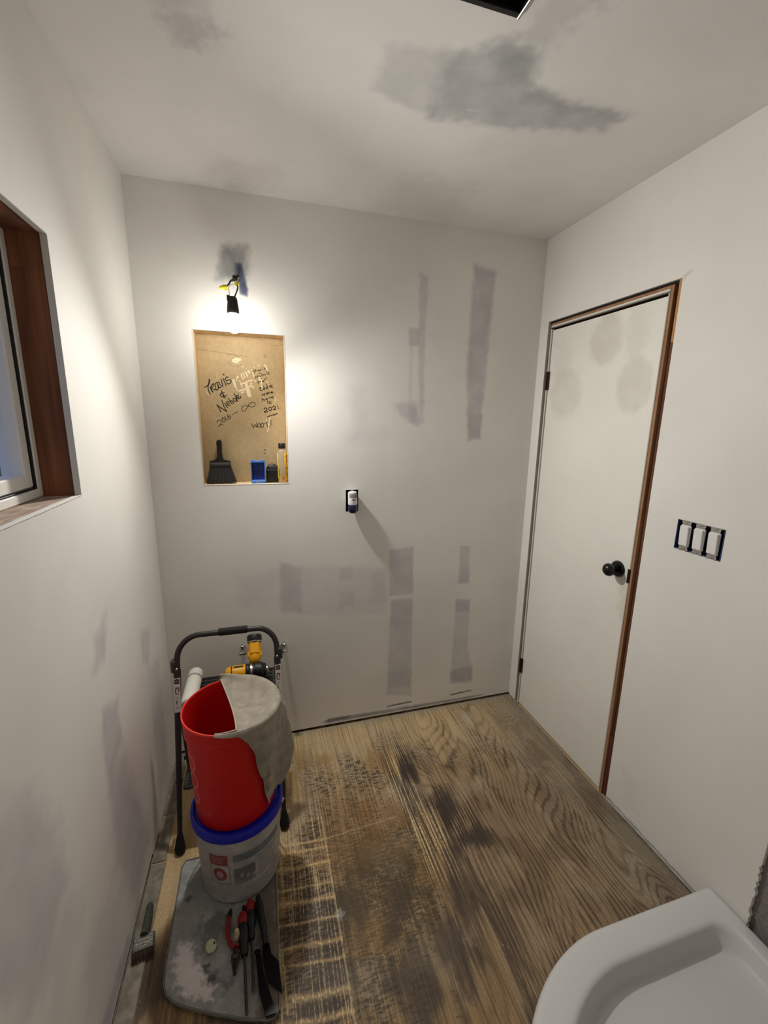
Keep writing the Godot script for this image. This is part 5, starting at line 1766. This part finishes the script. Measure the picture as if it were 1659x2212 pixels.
	mb.lathe([Vector2(0, -0.006), Vector2(0.009, -0.006), Vector2(0.009, 0.006), Vector2(0.007, 0.0075), Vector2(0, 0.0075)], 18)
	part(pl, "pivot", mb, M.steel_dark)
	# taping knife: black handle, dark steel blade
	var k := thing("taping_knife", "black-handled taping knife with a dark flared blade at the right edge of the grey tray", "taping knife", Vector3(0.383, y, 0.852))
	k.rotation = Vector3(0, 0.06, 0)
	mb = Mb.new()
	mb.t = Transform3D(Basis(Vector3(1, 0, 0), PI / 2), Vector3(0, 0.006, 0))
	mb.slab(V2([-0.010, 0.045, 0.010, 0.045, 0.014, 0.075, 0.032, 0.100, 0.034, 0.178, -0.004, 0.135, -0.012, 0.075]), -0.001, 0.001, 0.0004)
	part(k, "blade", mb, M.steel_black)
	mb = Mb.new()
	mb.t = Transform3D()
	mb.tube([Vector3(-0.014, 0.014, -0.090), Vector3(-0.012, 0.015, -0.06), Vector3(-0.004, 0.013, 0.0), Vector3(0.0, 0.012, 0.052)], [0.010, 0.016, 0.0135, 0.009], 14, true, 0.75)
	part(k, "handle", mb, M.black)
	# flat pry bar
	var b := thing("pry_bar", "flat black pry bar lying slanted at the front right corner of the grey tray", "pry bar", Vector3(0.366, y, 0.965))
	mb = Mb.new()
	mb.t = Transform3D(Basis(Vector3(1, 0, 0), PI / 2), Vector3(0, 0.007, 0))
	mb.slab(V2([-0.009, -0.050, 0.004, -0.052, 0.012, 0.0, 0.030, 0.055, 0.044, 0.098, 0.018, 0.098, 0.000, 0.045]), -0.003, 0.003, 0.001)
	part(b, "bar", mb, M.steel_black)
	mb = Mb.new()
	mb.box(Vector3(-0.004, 0.010, -0.052), Vector3(0.018, 0.012, 0.010), 0.003)
	part(b, "claw", mb, M.steel_black)
	# caps
	var c := thing("plastic_disc", "round off-white plastic disc lying alone left of the tools on the grey tray", "disc", Vector3(0.226, y, 0.856))
	c.rotation = Vector3(0.5, 0, -0.3)
	mb = Mb.new()
	mb.lathe([Vector2(0, 0.004), Vector2(0.014, 0.004), Vector2(0.0155, 0.006), Vector2(0.0155, 0.017), Vector2(0.0140, 0.0185), Vector2(0.0, 0.0185)], 24)
	part(c, "disc_body", mb, mat(Color(0.74, 0.75, 0.62), 0.5))
	mb = Mb.new()
	mb.box(Vector3(0.008, 0.0188, -0.005), Vector3(0.005, 0.001, 0.006))
	part(c, "notch", mb, M.black)
	c = thing("glue_tip", "short beige nozzle standing up between the red grips on the grey tray", "nozzle", Vector3(0.304, y + 0.010, 0.860))
	mb = Mb.new()
	mb.lathe([Vector2(0, 0.0), Vector2(0.009, 0.0), Vector2(0.009, 0.012), Vector2(0.007, 0.016), Vector2(0.0055, 0.030), Vector2(0.0, 0.031)], 18)
	part(c, "nozzle_body", mb, mat(Color(0.82, 0.73, 0.60), 0.5))

func screwdriver(called: String, label: String, a: Vector3, b: Vector3, grip: float, r: float) -> void:
	var root := thing(called, label, "screwdriver", Vector3.ZERO, "screwdrivers on the grey tray")
	var d := (b - a).normalized()
	var x := d.cross(Vector3.UP).normalized()
	var t := Transform3D(Basis(x, d, x.cross(d)), a)
	var mb := Mb.new()
	mb.t = t
	mb.lathe([Vector2(0, 0.0), Vector2(r * 0.7, 0.001), Vector2(r * 0.95, 0.008), Vector2(r, 0.022), Vector2(r * 0.92, 0.034)], 8)
	part(root, "grip_end", mb, M.red_grip, "red grip end")
	mb = Mb.new()
	mb.t = t
	mb.lathe([Vector2(r * 0.92, 0.034), Vector2(r * 0.98, 0.05), Vector2(r * 0.95, grip * 0.66), Vector2(r * 0.62, grip * 0.78), Vector2(r * 0.78, grip * 0.88), Vector2(r * 0.6, grip), Vector2(0, grip)], 12)
	part(root, "grip", mb, M.black)
	mb = Mb.new()
	mb.t = t
	var ln := a.distance_to(b)
	mb.lathe([Vector2(0.004, grip - 0.005), Vector2(0.004, ln - 0.014), Vector2(0.0048, ln - 0.008), Vector2(0.002, ln), Vector2(0, ln)], 12)
	part(root, "shank", mb, M.steel_dark)

# ---------------------------------------------------------------- paint brush by the left wall
func floor_brush() -> void:
	var root := thing("paint_brush", "worn paint brush with a crusted silver ferrule lying on the floor against the left wall", "paint brush", Vector3(0.034, 0.006, 0.775))
	root.rotation = Vector3(0, 0.12, 0)
	var mb := Mb.new()
	mb.tube([Vector3(0.008, 0.013, -0.088), Vector3(0.008, 0.014, -0.080), Vector3(0.006, 0.014, -0.05), Vector3(0.003, 0.013, -0.02), Vector3(0, 0.011, 0.004)], [0.010, 0.018, 0.021, 0.022, 0.025], 16, true, 0.55)
	part(root, "handle", mb, M.mossy)
	mb = Mb.new()
	mb.box(Vector3(0, 0.011, 0.020), Vector3(0.058, 0.020, 0.040), 0.004)
	var fe := part(root, "ferrule", mb, M.ferrule)
	mb = Mb.new()
	for k in 3:
		mb.box(Vector3(0, 0.0215, 0.010 + k * 0.010), Vector3(0.054, 0.0015, 0.002), 0.0005)
	part(fe, "ferrule_rib", mb, M.ferrule)
	mb = Mb.new()
	for i in 30:
		for k in 3:
			var x := -0.026 + 0.052 * i / 29.0
			mb.tube([Vector3(x, 0.006 + k * 0.005, 0.036), Vector3(x * 1.05, 0.005 + k * 0.003, 0.050), Vector3(x * 1.10 + 0.003 * sin(i * 2.7 + k), 0.002 + 0.001 * k, 0.058 + 0.006 * sin(i * 5.1 + k * 1.7))], [0.0015, 0.0014, 0.0007], 5)
	var br := part(root, "bristles", mb, mat(Color(0.24, 0.17, 0.145), 0.9))
	br.set_meta("kind", "stuff")

# ---------------------------------------------------------------- fan opening in the ceiling
func vent() -> void:
	var root := thing("fan_housing", "open black exhaust fan housing with a bare metal flange recessed in the ceiling", "exhaust fan", Vector3(0.872, H, 1.08))
	var w := 0.254
	var d := 0.27
	var mb := Mb.new()
	mb.box(Vector3(-w / 2 + 0.001, 0.075, 0), Vector3(0.002, 0.15, d))
	mb.box(Vector3(w / 2 - 0.001, 0.075, 0), Vector3(0.002, 0.15, d))
	mb.box(Vector3(0, 0.075, -d / 2 + 0.001), Vector3(w, 0.15, 0.002))
	mb.box(Vector3(0, 0.075, d / 2 - 0.001), Vector3(w, 0.15, 0.002))
	mb.box(Vector3(0, 0.15, 0), Vector3(w, 0.002, d))
	part(root, "housing", mb, mat(Color(0.07, 0.07, 0.07), 0.5, 0.3))
	for s in [-1.0, 1.0]:
		mb = Mb.new()
		mb.box(Vector3(0, -0.002, s * (d / 2 - 0.006)), Vector3(w, 0.008, 0.012), 0.001)
		part(root, "flange", mb, mat(Color(0.16, 0.155, 0.15), 0.45, 0.4))
		mb = Mb.new()
		mb.box(Vector3(s * (w / 2 - 0.003), -0.003, 0), Vector3(0.006, 0.010, d), 0.001)
		part(root, "flange", mb, M.steel)
	mb = Mb.new()
	mb.t = Transform3D(Basis(), Vector3(-0.02, 0.06, -0.02))
	mb.lathe([Vector2(0, 0.0), Vector2(0.03, 0.0), Vector2(0.034, 0.01), Vector2(0.034, 0.08), Vector2(0, 0.08)], 24)
	part(root, "motor", mb, mat(Color(0.12, 0.12, 0.12), 0.4, 0.5))

# handwriting and scrapes on the niche board: width in millimetres, then points in tenths of a millimetre
const INK = [
	[6, 415, 4383, 415, 4304, 384, 4211, 353, 4119],
	[4, 201, 4068, 274, 4088, 343, 4136, 382, 4189],
	[4, 353, 4119, 352, 4016, 372, 3891, 420, 3784],
	[6, 438, 4054, 476, 3964, 521, 3885],
	[4, 449, 4066, 500, 4159, 570, 4219, 584, 4173, 529, 4091, 465, 4055],
	[4, 503, 4033, 599, 3979, 677, 3970],
	[4, 695, 4269, 637, 4221, 642, 4130, 677, 3970, 758, 4008, 753, 4111, 718, 4282],
	[4, 718, 4282, 765, 4134, 795, 4067, 863, 4081],
	[4, 770, 4306, 846, 4183, 944, 4124, 919, 4266, 888, 4414],
	[4, 974, 4452, 1022, 4305, 1081, 4163],
	[5, 1007, 4636, 1010, 4590],
	[4, 1174, 4500, 1136, 4527, 1076, 4468, 1050, 4398, 1139, 4378, 1242, 4406, 1295, 4350, 1257, 4280, 1175, 4230, 1088, 4285],
	[4, 883, 3955, 901, 3874, 985, 3866],
	[4, 895, 3863, 823, 3791, 841, 3722, 918, 3678, 967, 3749, 925, 3806, 881, 3827],
	[4, 924, 3794, 964, 3702, 1017, 3634],
	[4, 952, 3679, 1011, 3727, 1074, 3747],
	[4, 801, 3043, 742, 3195, 655, 3345],
	[4.4, 655, 3345, 855, 3197, 1041, 3072],
	[4, 1041, 3072, 940, 3293, 871, 3548],
	[4, 983, 3435, 1033, 3331, 1085, 3238],
	[4, 1145, 3486, 1077, 3496, 1067, 3414, 1114, 3344, 1195, 3358],
	[3, 1156, 3486, 1164, 3428, 1096, 3426],
	[4, 1137, 3649, 1203, 3511, 1277, 3396],
	[4, 1214, 3500, 1273, 3536, 1316, 3479, 1346, 3409],
	[4, 1393, 3634, 1335, 3632, 1353, 3539, 1420, 3499, 1469, 3554, 1427, 3623],
	[4, 1387, 3844, 1442, 3694, 1514, 3531],
	[4, 1487, 3672, 1569, 3709, 1537, 3767, 1479, 3753, 1497, 3660, 1576, 3627, 1649, 3688, 1639, 3735],
	[3, 615, 2591, 655, 2687, 736, 2712, 788, 2629, 759, 2522, 673, 2426, 722, 2480, 793, 2522, 861, 2523],
	[3, 867, 2809, 828, 2725, 868, 2631, 938, 2655, 954, 2739, 899, 2785, 855, 2808],
	[3, 939, 2869, 990, 2763, 1041, 2669],
	[3, 1081, 2955, 1073, 2824, 1104, 2753, 1174, 2778, 1191, 2874, 1134, 2884, 1085, 2824],
	[2.4, 1270, 2952, 1394, 3020, 1508, 3088],
	[2.6, 1920, 3329, 1852, 3345, 1734, 3313, 1660, 3228, 1689, 3122, 1770, 3111, 1843, 3173, 1908, 3293, 1967, 3319],
	[2.6, 1920, 3328, 2003, 3424, 2112, 3494, 2216, 3470, 2233, 3390, 2169, 3308, 2076, 3292, 1947, 3342],
	[2.4, 2197, 4788, 2332, 4892],
	[2.4, 2252, 4850, 2266, 4713],
	[2.4, 2321, 4775, 2317, 4826, 2369, 4842],
	[2.4, 2408, 4824, 2423, 4864, 2440, 4819, 2468, 4840],
	[2.4, 2476, 4873, 2513, 4836, 2522, 4882],
	[2.4, 2549, 4909, 2567, 4864],
	[2.4, 2615, 4919, 2634, 4887],
	[2.4, 2638, 4978, 2640, 4973],
	[2.4, 2729, 4957, 2689, 4942, 2727, 4904, 2706, 4871],
	[2.4, 2477, 4743, 2502, 4717],
	[2.4, 2510, 4757, 2479, 4713],
	[2.4, 2321, 4487, 2319, 4598, 2389, 4549, 2401, 4654],
	[2.4, 2445, 4630, 2457, 4591],
	[2.4, 2512, 4639, 2484, 4619, 2503, 4587, 2536, 4601],
	[2.4, 2561, 4714, 2589, 4610],
	[2.4, 2578, 4649, 2626, 4690, 2650, 4639],
	[2.4, 2719, 4701, 2692, 4687, 2710, 4661, 2734, 4682, 2719, 4701],
	[2.4, 2776, 4822, 2806, 4738, 2894, 4781, 2826, 4725, 2904, 4696],
	[2.4, 2519, 4495, 2546, 4523, 2558, 4490],
	[2.4, 2404, 4273, 2395, 4385, 2446, 4348, 2495, 4409, 2506, 4356],
	[2.4, 2615, 4427, 2580, 4392, 2613, 4374, 2628, 4427, 2639, 4375],
	[2.4, 2684, 4495, 2707, 4417],
	[2.4, 2664, 4495, 2731, 4517],
	[2.4, 2761, 4591, 2777, 4513],
	[2.4, 2561, 4240, 2594, 4248],
	[3.2, 2510, 4132, 2456, 4117, 2481, 4071, 2521, 4079, 2480, 4051, 2491, 3998, 2585, 4022],
	[3.2, 2655, 4111, 2588, 4108, 2613, 4056, 2680, 4065],
	[3.2, 2619, 4202, 2680, 4065],
	[3.2, 2777, 4155, 2723, 4140, 2734, 4093, 2801, 4102],
	[3.2, 2749, 4287, 2815, 4103],
	[3.2, 2872, 4205, 2891, 4166],
	[2, 2883, 4312, 2889, 4299],
	[3.2, 2925, 4187, 2993, 4223, 2981, 4256, 2920, 4227, 2937, 4161, 3017, 4150],
	[3.2, 2545, 3860, 2576, 3801, 2618, 3849, 2649, 3804, 2660, 3898],
	[3.2, 2738, 3867, 2807, 3896, 2781, 3922, 2739, 3880, 2792, 3855],
	[3.2, 2846, 3877, 2841, 3924, 2902, 3946],
	[3.2, 2928, 3920, 2997, 3956, 2971, 3975, 2929, 3933, 2968, 3908, 3029, 3923],
	[3.2, 2537, 3673, 2565, 3553],
	[3.2, 2548, 3613, 2623, 3642, 2653, 3569],
	[3.2, 2716, 3631, 2770, 3660, 2744, 3672, 2709, 3638, 2755, 3619],
	[3.2, 2845, 3689, 2853, 3709, 2914, 3725],
	[3.2, 2948, 3719, 3003, 3754, 2983, 3767, 2948, 3726, 2987, 3700, 3035, 3715],
	[2.6, 2767, 3579, 2771, 3491, 2844, 3466, 2925, 3475],
	[2.6, 2841, 3568, 2844, 3487],
	[2.6, 2908, 3563, 2918, 3482],
	[4, 2605, 3224, 2661, 3266, 2727, 3240, 2724, 3172, 2614, 3095, 2680, 3083, 2776, 3119],
	[4, 2865, 3311, 2809, 3255, 2845, 3161, 2914, 3176, 2931, 3272, 2865, 3311],
	[4, 2972, 3300, 3042, 3356, 3095, 3317, 3079, 3248, 3009, 3192, 3132, 3208],
	[2.6, 3174, 3414, 3204, 3319, 3249, 3238],
	[4, 2733, 2879, 2960, 2959, 3187, 3032],
	[5, 2988, 2973, 3055, 2967],
	[3, 2030, 2581, 2079, 2493, 2128, 2398, 2181, 2536, 2263, 2427, 2266, 2646],
	[3, 2364, 2593, 2308, 2524, 2317, 2428, 2398, 2429, 2429, 2525, 2378, 2593],
	[3, 2513, 2622, 2457, 2553, 2465, 2430, 2532, 2430, 2571, 2541, 2520, 2623],
	[3, 2607, 2596, 2771, 2633],
	[3, 2689, 2611, 2736, 2433],
	[3, 2877, 2745, 2883, 2531],
	[4, 2832, 2462, 2852, 2448],
]
const SCRAPES = [
	[9, 1382, 4402, 1413, 4302, 1450, 4146],
	[4, 1468, 4128, 1508, 4027, 1532, 3953],
	[8, 1563, 4548, 1579, 4511],
	[4, 1514, 4490, 1518, 4380],
	[5, 1715, 4665, 1745, 4537, 1796, 4456],
	[4, 1781, 4704, 1823, 4623, 1873, 4524],
	[6, 1884, 4746, 1936, 4693, 1968, 4583],
	[9, 2015, 4798, 2050, 4753],
	[4, 1636, 4385, 1669, 4303],
	[12, 1899, 4302, 1927, 4117, 1973, 3912, 2021, 3763],
	[16, 1954, 4099, 1989, 3866, 2013, 3782],
	[6, 1675, 4247, 1806, 4289, 1937, 4322],
	[5, 1701, 4220, 1733, 4110],
	[7, 1605, 3956, 1737, 4007, 1877, 4050],
	[6, 1957, 4370, 2061, 4402, 2154, 4415],
	[6, 1694, 3884, 1788, 3925],
	[6, 2021, 4158, 2143, 4181, 2196, 4108],
	[4, 2249, 4456, 2301, 4365],
	[6, 2082, 4253, 2121, 4311],
	[12, 2486, 4531, 2511, 4467, 2534, 4355],
	[7, 2534, 4355, 2557, 4215, 2578, 4046],
	[5, 2199, 4779, 2214, 4705, 2237, 4595],
	[4, 2156, 4860, 2164, 4823],
	[3, 2264, 4985, 2271, 4948],
	[4, 2434, 5067, 2478, 5004],
	[3, 1796, 5008, 1819, 4927],
	[2.4, 1947, 4924, 1946, 4896],
	[6, 2708, 5086, 2758, 5023, 2805, 4882],
	[4, 2794, 2530, 2760, 2364, 2700, 2225],
	[4, 2862, 2888, 2813, 2682, 2780, 2530],
	[3, 2696, 2803, 2678, 2693],
	[4, 3137, 3725, 3091, 3574],
	[3, 3197, 3902, 3209, 3835],
	[4, 2747, 4419, 2811, 4342],
	[7, 1405, 5212, 1558, 5295, 1718, 5253, 1551, 5170, 1403, 5174],
	[8, 1506, 5255, 1629, 5236],
	[3, 1449, 5115, 1648, 5112],
	[3, 252, 3921, 291, 3843, 352, 3753],
	[3, 717, 4538, 720, 4530],
	[3, 729, 4459, 731, 4447],
	[2, 757, 4636, 749, 4602],
]
